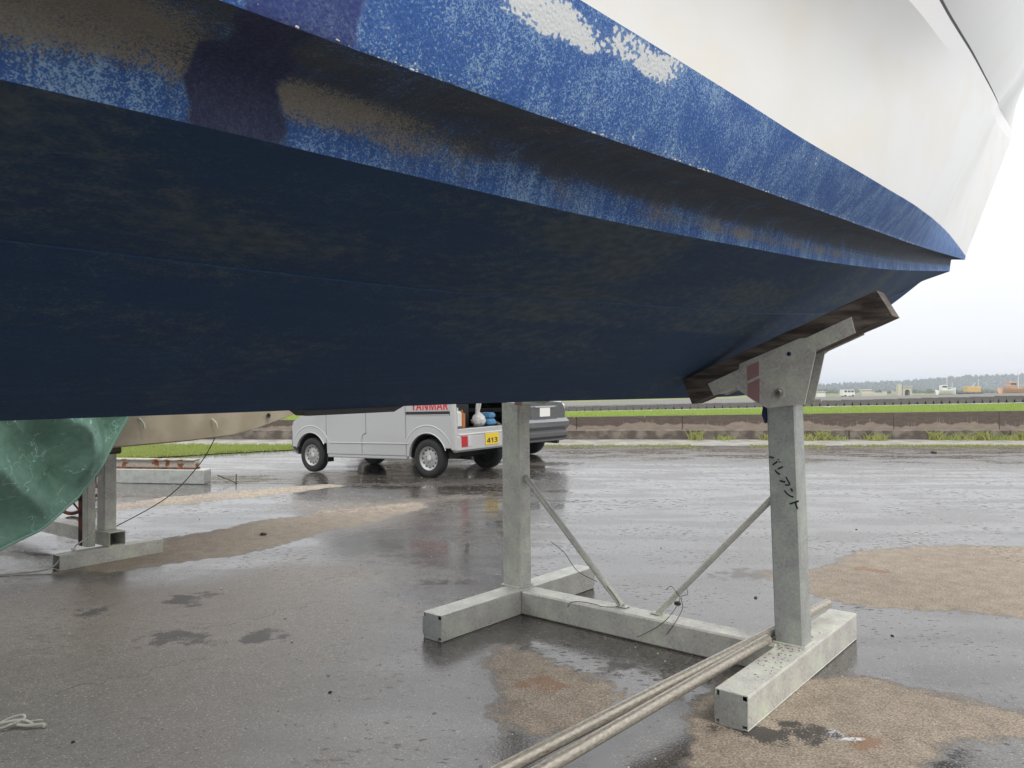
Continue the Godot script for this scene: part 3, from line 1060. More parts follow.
# ============================ the boat on the cradle =========================
# hull lines as (forward, out from the keel plane, height), stern to stem:
# K keel, D bottom strake, C lower chine edge, B upper chine edge, A paint line, N and M topside knuckles
const LINES := {
	"K": [-3.200, 0.0450, 1.1100, -1.699, 0.0450, 1.1141, -0.197, 0.0450, 1.1179, 0.093, 0.0450, 1.1213, 0.384, 0.0450, 1.1246, 0.674, 0.0450, 1.1280, 0.965, 0.0450, 1.1316, 1.255, 0.0450, 1.1356, 1.546, 0.0450, 1.1401, 1.836, 0.0450, 1.1444, 2.127, 0.0450, 1.1479, 2.418, 0.0450, 1.1502, 2.708, 0.0450, 1.1517, 2.999, 0.0450, 1.1529, 3.289, 0.0450, 1.1541, 3.580, 0.0450, 1.1555, 3.870, 0.0450, 1.1581, 4.161, 0.0450, 1.1659, 4.452, 0.0450, 1.1890, 4.742, 0.0450, 1.2399, 5.033, 0.0450, 1.3237, 5.323, 0.0450, 1.4294, 5.614, 0.0450, 1.5363, 5.904, 0.0450, 1.6312, 6.195, 0.0419, 1.7167, 6.485, 0.0372, 1.8014, 6.776, 0.0326, 1.8881, 7.067, 0.0279, 1.9770, 7.357, 0.0233, 2.0693, 7.648, 0.0186, 2.1633, 7.938, 0.0140, 2.2500, 8.229, 0.0093, 2.3194, 8.519, 0.0047, 2.3700, 8.810, 0.0000, 2.4100],
	"D": [-3.200, 0.7500, 1.4182, -1.850, 0.7500, 1.4183, -0.500, 0.7500, 1.4185, -0.239, 0.7500, 1.4188, 0.023, 0.7500, 1.4193, 0.284, 0.7498, 1.4201, 0.545, 0.7493, 1.4211, 0.806, 0.7484, 1.4225, 1.068, 0.7472, 1.4250, 1.329, 0.7456, 1.4309, 1.590, 0.7437, 1.4413, 1.852, 0.7415, 1.4539, 2.113, 0.7379, 1.4664, 2.374, 0.7266, 1.4788, 2.635, 0.7090, 1.4917, 2.897, 0.6883, 1.5060, 3.158, 0.6658, 1.5227, 3.419, 0.6367, 1.5424, 3.681, 0.6031, 1.5648, 3.942, 0.5678, 1.5890, 4.203, 0.5320, 1.6144, 4.465, 0.4936, 1.6412, 4.726, 0.4534, 1.6705, 4.987, 0.4121, 1.7038, 5.248, 0.3688, 1.7409, 5.510, 0.3233, 1.7805, 5.771, 0.2779, 1.8216, 6.032, 0.2349, 1.8645, 6.294, 0.1946, 1.9101, 6.555, 0.1557, 1.9584, 6.816, 0.1173, 2.0086, 7.077, 0.0784, 2.0596, 7.339, 0.0392, 2.1106, 7.600, 0.0000, 2.1613],
	"C": [-3.200, 1.1200, 1.5177, -1.699, 1.1200, 1.5196, -0.197, 1.1200, 1.5229, 0.093, 1.1199, 1.5280, 0.384, 1.1183, 1.5349, 0.674, 1.1150, 1.5427, 0.965, 1.1099, 1.5507, 1.255, 1.1033, 1.5604, 1.546, 1.0952, 1.5739, 1.836, 1.0858, 1.5906, 2.127, 1.0734, 1.6092, 2.418, 1.0465, 1.6314, 2.708, 1.0095, 1.6575, 2.999, 0.9702, 1.6864, 3.289, 0.9286, 1.7173, 3.580, 0.8816, 1.7497, 3.870, 0.8321, 1.7833, 4.161, 0.7823, 1.8176, 4.452, 0.7307, 1.8528, 4.742, 0.6776, 1.8891, 5.033, 0.6239, 1.9263, 5.323, 0.5690, 1.9642, 5.614, 0.5131, 2.0023, 5.904, 0.4578, 2.0406, 6.195, 0.4040, 2.0788, 6.485, 0.3507, 2.1169, 6.776, 0.2987, 2.1549, 7.067, 0.2487, 2.1927, 7.357, 0.1997, 2.2304, 7.648, 0.1525, 2.2678, 7.938, 0.1087, 2.3048, 8.229, 0.0699, 2.3413, 8.519, 0.0349, 2.3774, 8.810, 0.0000, 2.4133],
	"B": [-3.200, 1.3000, 1.6059, -1.620, 1.3000, 1.6073, -0.040, 1.3000, 1.6099, 0.266, 1.3000, 1.6139, 0.572, 1.3000, 1.6198, 0.877, 1.3000, 1.6283, 1.183, 1.3000, 1.6404, 1.489, 1.2945, 1.6566, 1.795, 1.2754, 1.6767, 2.101, 1.2519, 1.7000, 2.406, 1.2200, 1.7266, 2.712, 1.1803, 1.7563, 3.018, 1.1374, 1.7885, 3.324, 1.0900, 1.8231, 3.630, 1.0369, 1.8600, 3.935, 0.9816, 1.8985, 4.241, 0.9259, 1.9382, 4.547, 0.8682, 1.9789, 4.853, 0.8089, 2.0205, 5.159, 0.7482, 2.0632, 5.465, 0.6852, 2.1065, 5.770, 0.6217, 2.1501, 6.076, 0.5598, 2.1935, 6.382, 0.4991, 2.2363, 6.688, 0.4394, 2.2786, 6.994, 0.3812, 2.3204, 7.299, 0.3238, 2.3616, 7.605, 0.2676, 2.4021, 7.911, 0.2145, 2.4413, 8.217, 0.1660, 2.4788, 8.523, 0.1208, 2.5148, 8.828, 0.0781, 2.5495, 9.134, 0.0377, 2.5831, 9.440, 0.0000, 2.6159],
	"A": [-3.200, 1.3600, 1.8003, -1.616, 1.3600, 1.8001, -0.032, 1.3600, 1.7998, 0.274, 1.3600, 1.7992, 0.581, 1.3600, 1.7982, 0.887, 1.3600, 1.7964, 1.194, 1.3600, 1.7941, 1.500, 1.3565, 1.7929, 1.807, 1.3445, 1.7971, 2.113, 1.3281, 1.8105, 2.420, 1.2998, 1.8335, 2.726, 1.2620, 1.8631, 3.033, 1.2205, 1.8968, 3.339, 1.1727, 1.9338, 3.646, 1.1176, 1.9741, 3.952, 1.0591, 2.0170, 4.259, 0.9985, 2.0621, 4.565, 0.9336, 2.1092, 4.872, 0.8674, 2.1574, 5.179, 0.8018, 2.2059, 5.485, 0.7354, 2.2541, 5.792, 0.6692, 2.3016, 6.098, 0.6044, 2.3478, 6.405, 0.5406, 2.3924, 6.711, 0.4778, 2.4351, 7.018, 0.4165, 2.4757, 7.324, 0.3562, 2.5138, 7.631, 0.2971, 2.5481, 7.937, 0.2410, 2.5771, 8.244, 0.1888, 2.6000, 8.550, 0.1395, 2.6175, 8.857, 0.0920, 2.6313, 9.163, 0.0453, 2.6421, 9.470, 0.0000, 2.6513],
	"N": [-3.200, 1.4800, 2.1758, -1.315, 1.4800, 2.1768, 0.570, 1.4800, 2.1788, 0.935, 1.4800, 2.1825, 1.300, 1.4800, 2.1899, 1.665, 1.4781, 2.2051, 2.029, 1.4635, 2.2345, 2.394, 1.4410, 2.2825, 2.759, 1.4003, 2.3466, 3.124, 1.3549, 2.4184, 3.489, 1.3080, 2.4919, 3.854, 1.2581, 2.5658, 4.218, 1.2063, 2.6411, 4.583, 1.1532, 2.7187, 4.948, 1.0985, 2.7994, 5.313, 1.0418, 2.8837, 5.678, 0.9833, 2.9719, 6.043, 0.9228, 3.0647, 6.407, 0.8593, 3.1627, 6.772, 0.7929, 3.2657, 7.137, 0.7249, 3.3720, 7.502, 0.6565, 3.4792, 7.867, 0.5891, 3.5859, 8.232, 0.5225, 3.6930, 8.596, 0.4533, 3.8014, 8.961, 0.3840, 3.9090, 9.326, 0.3172, 4.0106, 9.691, 0.2558, 4.1000, 10.056, 0.2024, 4.1739, 10.421, 0.1567, 4.2360, 10.785, 0.1156, 4.2945, 11.150, 0.0772, 4.3549, 11.515, 0.0393, 4.4182, 11.880, 0.0000, 4.4831],
	"M": [-3.200, 1.5050, 2.2999, -1.306, 1.5050, 2.3004, 0.587, 1.5050, 2.3015, 0.954, 1.5050, 2.3035, 1.321, 1.5050, 2.3075, 1.687, 1.5025, 2.3156, 2.054, 1.4872, 2.3327, 2.420, 1.4637, 2.3657, 2.787, 1.4218, 2.4193, 3.153, 1.3763, 2.4889, 3.520, 1.3288, 2.5644, 3.886, 1.2785, 2.6406, 4.253, 1.2263, 2.7184, 4.619, 1.1729, 2.7993, 4.986, 1.1178, 2.8837, 5.352, 1.0608, 2.9715, 5.719, 1.0018, 3.0633, 6.085, 0.9404, 3.1606, 6.452, 0.8755, 3.2655, 6.819, 0.8077, 3.3779, 7.185, 0.7382, 3.4951, 7.552, 0.6685, 3.6134, 7.918, 0.6000, 3.7309, 8.285, 0.5319, 3.8490, 8.651, 0.4614, 3.9684, 9.018, 0.3912, 4.0860, 9.384, 0.3239, 4.1943, 9.751, 0.2622, 4.2867, 10.117, 0.2089, 4.3617, 10.484, 0.1623, 4.4244, 10.850, 0.1201, 4.4820, 11.217, 0.0803, 4.5387, 11.583, 0.0409, 4.5966, 11.950, 0.0000, 4.6559],
}

func hull_line(k: String) -> Array:
	# (out, height, -forward), refined three times
	var raw: Array = LINES[k]
	var pts := []
	for i in raw.size() / 3:
		pts.append(Vector3(raw[i * 3 + 1], raw[i * 3 + 2], -raw[i * 3]))
	var out := []
	for i in pts.size() - 1:
		var p0: Vector3 = pts[maxi(i - 1, 0)]
		var p3: Vector3 = pts[mini(i + 2, pts.size() - 1)]
		for s in 3:
			out.append(pts[i].cubic_interpolate(pts[i + 1], p0, p3, s / 3.0))
	out.append(pts[pts.size() - 1])
	return out

func strip(st: SurfaceTool, lines: Array, feature: Rect2) -> void:
	# a skin through several lines, starboard and port; UV in metres, UV2 over the feature rectangle (forward, girth)
	for side in [1.0, -1.0]:
		var rows := []
		var uv := []
		var uv2 := []
		var n: int = lines[0].size()
		for i in n:
			var row := []
			var a := []
			var b := []
			var girth := 0.0
			for j in lines.size():
				var p: Vector3 = lines[j][i]
				if j > 0:
					girth += p.distance_to(lines[j - 1][i])
				row.append(Vector3(p.x * side, p.y, p.z))
				a.append(Vector2(-p.z, girth))
				var f := Vector2((-p.z - feature.position.x) / feature.size.x, (girth - feature.position.y) / feature.size.y)
				if side < 0.0:
					f.x = 0.0
				b.append(f.clamp(Vector2(0.0005, 0.002), Vector2(0.9995, 0.998)))
			rows.append(row)
			uv.append(a)
			uv2.append(b)
		grid_into(st, rows, uv, uv2, Vector3(side, -0.3, 0))

func grain_bytes(w: int, sd: int, soft: int) -> PackedByteArray:
	# random grain whose grains are "soft" texels across
	var r := RandomNumberGenerator.new()
	r.seed = sd
	var n := w / soft
	var b := PackedByteArray()
	b.resize(n * n)
	for i in n * n:
		b[i] = r.randi() & 255
	var im := Image.create_from_data(n, n, false, Image.FORMAT_L8, b)
	if soft > 1:
		im.resize(w, w, Image.INTERPOLATE_CUBIC)
	return im.get_data()

func streak_bytes(w: int, sd: int, freq: float, ratio: int, upright: bool) -> PackedByteArray:
	var n := noise(FastNoiseLite.TYPE_SIMPLEX_SMOOTH, freq, 4, sd)
	var im: Image = n.get_seamless_image(w, w / ratio) if upright else n.get_seamless_image(w / ratio, w)
	im.resize(w, w, Image.INTERPOLATE_CUBIC)
	im.convert(Image.FORMAT_L8)
	return im.get_data()

func blue_tex(w: int, sd: int, c0: Vector3, c1: Vector3, bloom: float, upright: bool, run := 0.0006) -> ImageTexture:
	# chalky antifouling: blue with a powdery bloom in specks, thicker along brush and run marks
	var a := nbytes(noise(FastNoiseLite.TYPE_SIMPLEX_SMOOTH, 0.006, 5, sd), w, w, true)
	var b := streak_bytes(w, sd + 1, 0.03, 10, upright)
	var g := grain_bytes(w, sd + 2, 2)
	var g2 := grain_bytes(w, sd + 3, 5)
	var out := PackedByteArray()
	out.resize(w * w * 3)
	for i in w * w:
		var dens := bloom + (a[i] - 128) * 0.0016 + (b[i] - 128) * run
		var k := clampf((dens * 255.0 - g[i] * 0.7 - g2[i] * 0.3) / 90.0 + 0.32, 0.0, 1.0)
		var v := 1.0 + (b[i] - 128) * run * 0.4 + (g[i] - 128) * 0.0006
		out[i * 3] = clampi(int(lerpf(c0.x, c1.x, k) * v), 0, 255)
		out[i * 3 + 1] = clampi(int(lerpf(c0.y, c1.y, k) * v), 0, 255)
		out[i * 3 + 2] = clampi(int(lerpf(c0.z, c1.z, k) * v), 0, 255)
	return tex3(w, w, out)

func side_marks() -> ImageTexture:
	# paint worn off to white along the paint line, and a square of darker touch-up paint; 3.2 m by 0.26 m, v = 0 at the chine
	var w := 2048
	var h := 168
	var n := noise(FastNoiseLite.TYPE_SIMPLEX_SMOOTH, 0.016, 6, 91)
	var n2 := noise(FastNoiseLite.TYPE_SIMPLEX_SMOOTH, 0.13, 3, 92)
	var r := RandomNumberGenerator.new()
	r.seed = 91
	var out := PackedByteArray()
	out.resize(w * h * 4)
	for j in h:
		var v := (j + 0.5) / h * 0.26
		for i in w:
			var u := (i + 0.5) / w * 3.2
			var a := n.get_noise_2d(i * 0.55, j)
			var b := n2.get_noise_2d(i * 0.8, j)
			var o := (j * w + i) * 4
			# worn white: strongest between 0.75 and 1.2 m, in the upper part of the band
			var along := ss(0.58, 0.84, u) * ss(1.46, 1.02, u)
			var up := ss(0.085, 0.14, v) * ss(0.195, 0.160, v)
			var k := ss(0.70, 0.76, along * up * 0.85 + a * 0.85 + b * 0.50)
			# thin abraded film round it and small chips near the edges
			var film := ss(0.45, 0.85, along * up * 0.7 + a * 0.8 + r.randf() * 0.35) * 0.35
			var chip := ss(0.045, 0.0, v) * 0.20 + ss(0.15, 0.19, v) * ss(0.5, 0.9, u) * 0.10
			k = maxf(k, ss(0.62, 0.68, b * 0.8 + a * 0.35 + chip))
			var touch := ss(0.405, 0.415, u + a * 0.02) * ss(0.565, 0.55, u + a * 0.015 + b * 0.004) * ss(0.16, 0.14, v + a * 0.03)
			var tint := Vector3(150, 178, 212)
			var al := film
			if touch > 0.02:
				tint = tint.lerp(Vector3(58, 62, 122), touch)
				al = maxf(film * (1.0 - touch), touch * 0.75)
			if k > 0.02:
				tint = tint.lerp(Vector3(226, 230, 232), k)
				al = maxf(al, k)
			out[o] = int(tint.x)
			out[o + 1] = int(tint.y)
			out[o + 2] = int(tint.z)
			out[o + 3] = int(al * 255.0)
	return ImageTexture.create_from_image(Image.create_from_data(w, h, false, Image.FORMAT_RGBA8, out))

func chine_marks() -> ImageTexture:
	# the ledge's underside shade painted grey, dried slime in tan patches and a dark touch-up patch across it; 3.2 m by 0.3 m, v = 0 at the lower edge
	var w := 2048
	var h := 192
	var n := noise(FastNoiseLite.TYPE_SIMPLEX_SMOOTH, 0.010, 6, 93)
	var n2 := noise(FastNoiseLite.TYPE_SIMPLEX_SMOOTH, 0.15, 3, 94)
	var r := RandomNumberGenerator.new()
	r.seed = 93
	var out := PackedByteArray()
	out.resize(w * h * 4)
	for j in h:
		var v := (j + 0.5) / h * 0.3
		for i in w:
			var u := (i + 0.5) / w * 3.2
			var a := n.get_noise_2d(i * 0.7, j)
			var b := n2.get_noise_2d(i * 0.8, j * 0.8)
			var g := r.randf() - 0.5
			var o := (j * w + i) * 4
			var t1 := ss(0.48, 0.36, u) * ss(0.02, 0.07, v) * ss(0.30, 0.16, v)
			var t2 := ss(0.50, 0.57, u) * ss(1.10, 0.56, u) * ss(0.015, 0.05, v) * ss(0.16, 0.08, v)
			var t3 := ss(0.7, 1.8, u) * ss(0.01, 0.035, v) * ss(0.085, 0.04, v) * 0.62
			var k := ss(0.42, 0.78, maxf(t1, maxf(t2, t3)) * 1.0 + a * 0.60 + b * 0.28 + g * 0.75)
			var shade_grime := ss(0.25, 0.75, ss(0.03, 0.085, v) * 0.95 + a * 0.6 + b * 0.3 + g * 0.6)  # grey grime that also paints in the shade of the down-facing ledge
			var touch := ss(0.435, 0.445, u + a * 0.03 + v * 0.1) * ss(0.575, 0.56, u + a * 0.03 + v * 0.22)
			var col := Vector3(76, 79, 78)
			var al := shade_grime * 0.86
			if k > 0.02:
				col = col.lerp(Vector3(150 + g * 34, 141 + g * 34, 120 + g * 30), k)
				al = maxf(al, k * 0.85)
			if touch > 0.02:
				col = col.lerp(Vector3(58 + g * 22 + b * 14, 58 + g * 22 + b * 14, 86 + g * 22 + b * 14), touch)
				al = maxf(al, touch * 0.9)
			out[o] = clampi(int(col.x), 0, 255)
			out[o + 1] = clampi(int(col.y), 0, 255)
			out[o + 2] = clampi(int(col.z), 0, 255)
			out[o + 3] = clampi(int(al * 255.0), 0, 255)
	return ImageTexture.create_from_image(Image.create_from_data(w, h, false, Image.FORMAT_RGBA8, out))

func bottom_marks() -> ImageTexture:
	# dried slime in soft brushed smears and fine specks on the bottom; 6 m by 1.4 m
	var w := 1536
	var h := 384
	var n := noise(FastNoiseLite.TYPE_SIMPLEX_SMOOTH, 0.005, 5, 95)
	var n2 := noise(FastNoiseLite.TYPE_SIMPLEX_SMOOTH, 0.06, 4, 96)
	var r := RandomNumberGenerator.new()
	r.seed = 95
	var out := PackedByteArray()
	out.resize(w * h * 4)
	for j in h:
		var v := (j + 0.5) / h * 1.4
		for i in w:
			var a := n.get_noise_2d(i * 0.9, j * 1.3)
			var b := n2.get_noise_2d(i, j * 1.2)
			var g := r.randf()
			var o := (j * w + i) * 4
			var k := ss(-0.10, 0.75, a + b * 0.35 + (g - 0.5) * 0.55 + ss(0.775, 0.80, v) * 0.40 - 0.16) * 0.60
			if g > 0.9965 and a > -0.1:
				k = 0.8
			var ends := ss(0.0, 0.02, float(i) / w) * ss(1.0, 0.98, float(i) / w)
			out[o] = clampi(int(82 + b * 26 + g * 10.0), 0, 255)
			out[o + 1] = clampi(int(92 + b * 26 + g * 10.0), 0, 255)
			out[o + 2] = clampi(int(94 + b * 26 + g * 10.0), 0, 255)
			out[o + 3] = clampi(int(k * ends * 255.0), 0, 255)
	return ImageTexture.create_from_image(Image.create_from_data(w, h, false, Image.FORMAT_RGBA8, out))

func painted(called: String, base: ImageTexture, scale: float, marks: ImageTexture, rough: float, relief: float) -> StandardMaterial3D:
	var m := mat(called, Color.WHITE, rough)
	m.albedo_texture = base
	m.uv1_scale = Vector3(scale, scale, 1)
	m.heightmap_enabled = true
	m.heightmap_texture = M.grain_tex
	m.heightmap_scale = relief
	if marks != null:
		m.detail_enabled = true
		m.detail_albedo = marks
		m.detail_uv_layer = BaseMaterial3D.DETAIL_UV_2
		m.detail_blend_mode = BaseMaterial3D.BLEND_MODE_MIX
	return m

func make_boat() -> void:
	# one blue antifouling paint all over the wetted hull; slime, wear and painted-in underside shade differ
	M.grain_tex = gray_tex(grain_bytes(512, 77, 2), 512, 512, 0, 255)
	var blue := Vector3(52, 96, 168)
	var chalk := Vector3(152, 184, 216)
	var side_m := painted("blue_side_paint", blue_tex(1024, 201, blue, chalk, 0.43, true), 1.3, side_marks(), 0.65, 0.05)
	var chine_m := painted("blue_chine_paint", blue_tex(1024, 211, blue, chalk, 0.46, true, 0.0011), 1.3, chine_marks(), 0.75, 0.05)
	var bottom_m := painted("blue_bottom_shaded", blue_tex(1024, 221, Vector3(36, 66, 102), Vector3(66, 94, 118), 0.22, false), 0.8, bottom_marks(), 0.8, 0.02)  # darker blue: the underside's shade is mixed into the paint colour
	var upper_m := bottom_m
	var wn := nbytes(noise(FastNoiseLite.TYPE_SIMPLEX_SMOOTH, 0.006, 4, 232), 512, 512, true)
	var white_m := mat("white_gelcoat", Color.WHITE, 0.35)
	white_m.albedo_texture = ramp_tex(wn, 512, 512, Color(0.905, 0.903, 0.894), Color(0.897, 0.882, 0.84), 0.45, 0.85)
	white_m.uv1_scale = Vector3(0.31, 0.31, 1)
	white_m.clearcoat_enabled = true
	white_m.clearcoat = 0.5
	white_m.clearcoat_roughness = 0.15
	var K := hull_line("K")
	var D := hull_line("D")
	var C := hull_line("C")
	var B := hull_line("B")
	var A := hull_line("A")
	var N := hull_line("N")
	var Q := hull_line("M")
	var n := K.size()
	var boat := thing("motor_boat", "large white motor boat with worn blue bottom paint propped on the steel cradle", "boat", Vector3(-1.5263, 0, -1.4233), deg_to_rad(-43.0))
	# bottom: flat keel strip, lower panel, a small strake step, upper panel
	var zero := []
	var k_side := []
	var mid1 := []
	var d_in := []
	var mid2 := []
	for i in n:
		zero.append(Vector3(0.0, K[i].y, K[i].z))
		k_side.append(K[i] + Vector3(0.004, 0.003, 0) * minf(1.0, K[i].x * 20.0))
		mid1.append(k_side[i].lerp(D[i], 0.5) - Vector3(0, 0.012, 0) * minf(1.0, D[i].x * 2.0))
		d_in.append(D[i] - Vector3(0, 0.003, 0) * minf(1.0, D[i].x * 4.0))
		mid2.append(D[i].lerp(C[i], 0.5) - Vector3(0, 0.008, 0) * minf(1.0, C[i].x * 2.0))
	var fb := Rect2(-0.2, 0.0, 6.0, 1.4)
	var st := begin()
	strip(st, [zero, K, k_side], fb)
	strip(st, [k_side, mid1, d_in], fb)
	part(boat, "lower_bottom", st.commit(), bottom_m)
	st = begin()
	strip(st, [d_in, D], fb)
	strip(st, [D, mid2, C], Rect2(-0.2, -0.8, 6.0, 1.4))
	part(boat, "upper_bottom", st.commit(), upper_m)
	# reverse chine: a riser that curves out into a flat ledge, with a bead along its outer edge
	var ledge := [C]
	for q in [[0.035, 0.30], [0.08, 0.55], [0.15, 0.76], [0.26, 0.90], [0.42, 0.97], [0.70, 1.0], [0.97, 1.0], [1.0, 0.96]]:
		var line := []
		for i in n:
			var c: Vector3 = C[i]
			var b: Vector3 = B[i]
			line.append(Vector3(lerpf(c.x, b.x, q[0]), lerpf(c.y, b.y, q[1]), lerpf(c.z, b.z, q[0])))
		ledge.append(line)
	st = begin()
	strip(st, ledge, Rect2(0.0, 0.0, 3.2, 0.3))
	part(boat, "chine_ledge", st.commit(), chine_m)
	var lip: Array = ledge[ledge.size() - 1]
	# blue band up to the paint line, rounded at its foot
	var b1 := []
	var b2 := []
	for i in n:
		b1.append(B[i] + Vector3(0.006, 0.006, 0) * minf(1.0, B[i].x * 5.0))
		b2.append(b1[i].lerp(A[i], 0.5) + Vector3(0.006, 0, 0) * minf(1.0, B[i].x * 5.0))
	st = begin()
	strip(st, [lip, b1, b2, A], Rect2(0.0, 0.0, 3.2, 0.26))
	part(boat, "blue_band", st.commit(), side_m)
	# flaring white topside; concave towards the bow
	var rows := [A]
	for t in [0.1, 0.25, 0.45, 0.65, 0.85, 1.0]:
		var line := []
		for i in n:
			var p: Vector3 = A[i].lerp(N[i], t)
			var hollow: float = minf(0.06, 0.25 * maxf(0.0, N[i].x - A[i].x)) * sin(PI * t)
			line.append(p - Vector3(hollow * minf(1.0, A[i].x * 2.0), 0, 0))
		rows.append(line)
	st = begin()
	strip(st, rows, Rect2(0, 0, 1, 1))
	part(boat, "topside", st.commit(), white_m)
	st = begin()
	strip(st, [N, Q], Rect2(0, 0, 1, 1))
	part(boat, "knuckle_strip", st.commit(), white_m)
	# the joint under the bulwark: a rebate that closes towards the bow
	var in0 := []
	var in1 := []
	var up0 := []
	var up1 := []
	var up2 := []
	for i in n:
		var u: float = -Q[i].z
		var gap: float = 0.012 * ss(9.5, 2.0, u) * minf(1.0, Q[i].x * 3.0) + 0.0015
		in0.append(Q[i] - Vector3(gap * 0.8, -0.001, 0))
		in1.append(Q[i] + Vector3(-gap * 0.8, gap, 0))
		up0.append(Q[i] + Vector3(gap * 0.25, gap, 0))
		up1.append(Q[i] + Vector3(0.13 * minf(1.0, Q[i].x * 5.0), 0.17, -0.12 * ss(0.5, 0.0, Q[i].x)))
		up2.append(Q[i] + Vector3(0.32 * minf(1.0, Q[i].x * 5.0), 0.52, -0.35 * ss(0.5, 0.0, Q[i].x)))
	st = begin()
	strip(st, [Q, in0, in1, up0], Rect2(0, 0, 1, 1))
	part(boat, "deck_joint", st.commit(), M.joint_grey)
	st = begin()
	strip(st, [up0, up1, up2], Rect2(0, 0, 1, 1))
	part(boat, "bulwark", st.commit(), white_m)
	# deck and transom close the shell
	st = begin()
	var deck := []
	for i in n:
		deck.append([Vector3(up2[i].x, up2[i].y, up2[i].z), Vector3(0, up2[i].y + 0.05, up2[i].z), Vector3(-up2[i].x, up2[i].y, up2[i].z)])
	grid_into(st, deck, [], [], Vector3.UP)
	part(boat, "deck", st.commit(), white_m)
	var tr := [zero[0], K[0], k_side[0], D[0], C[0], B[0], A[0], N[0], Q[0], up2[0]]
	st = begin()
	for i in tr.size() - 1:
		var p: Vector3 = tr[i]
		var q: Vector3 = tr[i + 1]
		face(st, [p, q, Vector3(-q.x, q.y, q.z), Vector3(-p.x, p.y, p.z)], Vector3(0, 0, 1), [Vector2(0, 0), Vector2(1, 0), Vector2(1, 1), Vector2(0, 1)])
	part(boat, "transom", st.commit(), white_m)
	# keel shoe: a short sacrificial strip bolted under the keel
	part(boat, "keel_shoe", prism(PackedVector2Array([Vector2(1.25, 1.145), Vector2(1.29, 1.117), Vector2(1.62, 1.123), Vector2(1.68, 1.15)]), -0.035, 0.035), M.dark_trim, Vector3.ZERO, Vector3(0, PI / 2, 0))
	# chipped filler and barnacle scars along the ledge's edge
	var r := RandomNumberGenerator.new()
	r.seed = 5
	st = begin()
	for k in 260:
		var t := r.randf()
		var idx := 8 + int(pow(t, 1.3) * 40.0)
		var p: Vector3 = lip[idx].lerp(lip[idx + 1], r.randf())
		if sin(idx * 1.7) + r.randf() * 1.6 < 0.75:
			continue
		var s := 0.0011 + 0.0026 * pow(r.randf(), 2.0)
		box_into(st, p + Vector3(0.002, r.randf_range(-0.001, 0.003), 0), Vector3(s, s * 0.9, s * r.randf_range(1.0, 3.2)), s * 0.3, Basis(Vector3.UP, r.randf_range(-0.3, 0.3)))
	var chips := part(boat, "edge_chips", st.commit(), M.plastic_white)
	chips.set_meta("kind", "stuff")

# ============================ the steel cradle ===============================
const INK := [[[0.6464, 0.9103], [0.6667, 0.9084]], [[0.6818, 0.8923], [0.6708, 0.8842], [0.6627, 0.8777]], [[0.6849, 0.9025], [0.6864, 0.9001]], [[0.6899, 0.8933], [0.6919, 0.8909]], [[0.7044, 0.8723], [0.6849, 0.8616]], [[0.6723, 0.8553], [0.6798, 0.8459], [0.6919, 0.8392]], [[0.6924, 0.8124], [0.7034, 0.8098], [0.7148, 0.8086]], [[0.7188, 0.8297], [0.7257, 0.8164], [0.7341, 0.8022], [0.7296, 0.7964], [0.7148, 0.7968]], [[0.7395, 0.7829], [0.7449, 0.7716]], [[0.7123, 0.7728], [0.7207, 0.7616], [0.7331, 0.7528], [0.7493, 0.7483]], [[0.7341, 0.7179], [0.7527, 0.726], [0.7707, 0.7336]], [[0.7571, 0.7279], [0.761, 0.7141], [0.7659, 0.7008]]]

func end_plate(parent: Node, at: Vector3) -> void:
	# a welded end plate, its corners cut away to leave four drain holes
	var h := 0.0615
	var c := 0.019
	var q := PackedVector2Array([Vector2(-h + c, -h), Vector2(h - c, -h), Vector2(h - c, -h + c), Vector2(h, -h + c), Vector2(h, h - c), Vector2(h - c, h - c), Vector2(h - c, h), Vector2(-h + c, h), Vector2(-h + c, h - c), Vector2(-h, h - c), Vector2(-h, -h + c), Vector2(-h + c, -h + c)])
	part(parent, "end_plate", prism(q, 0.0, 0.005), M.dull_steel, at)

func hollow(w: float, h: float, l: float, wall := 0.006) -> Mesh:
	# an open rectangular tube along z
	var st := begin()
	box_into(st, Vector3(0, h / 2 - wall / 2, 0), Vector3(w, wall, l), 0.002)
	box_into(st, Vector3(0, -h / 2 + wall / 2, 0), Vector3(w, wall, l), 0.002)
	box_into(st, Vector3(w / 2 - wall / 2, 0, 0), Vector3(wall, h - wall * 2 - 0.0004, l), 0.002)
	box_into(st, Vector3(-w / 2 + wall / 2, 0, 0), Vector3(wall, h - wall * 2 - 0.0004, l), 0.002)
	return st.commit()

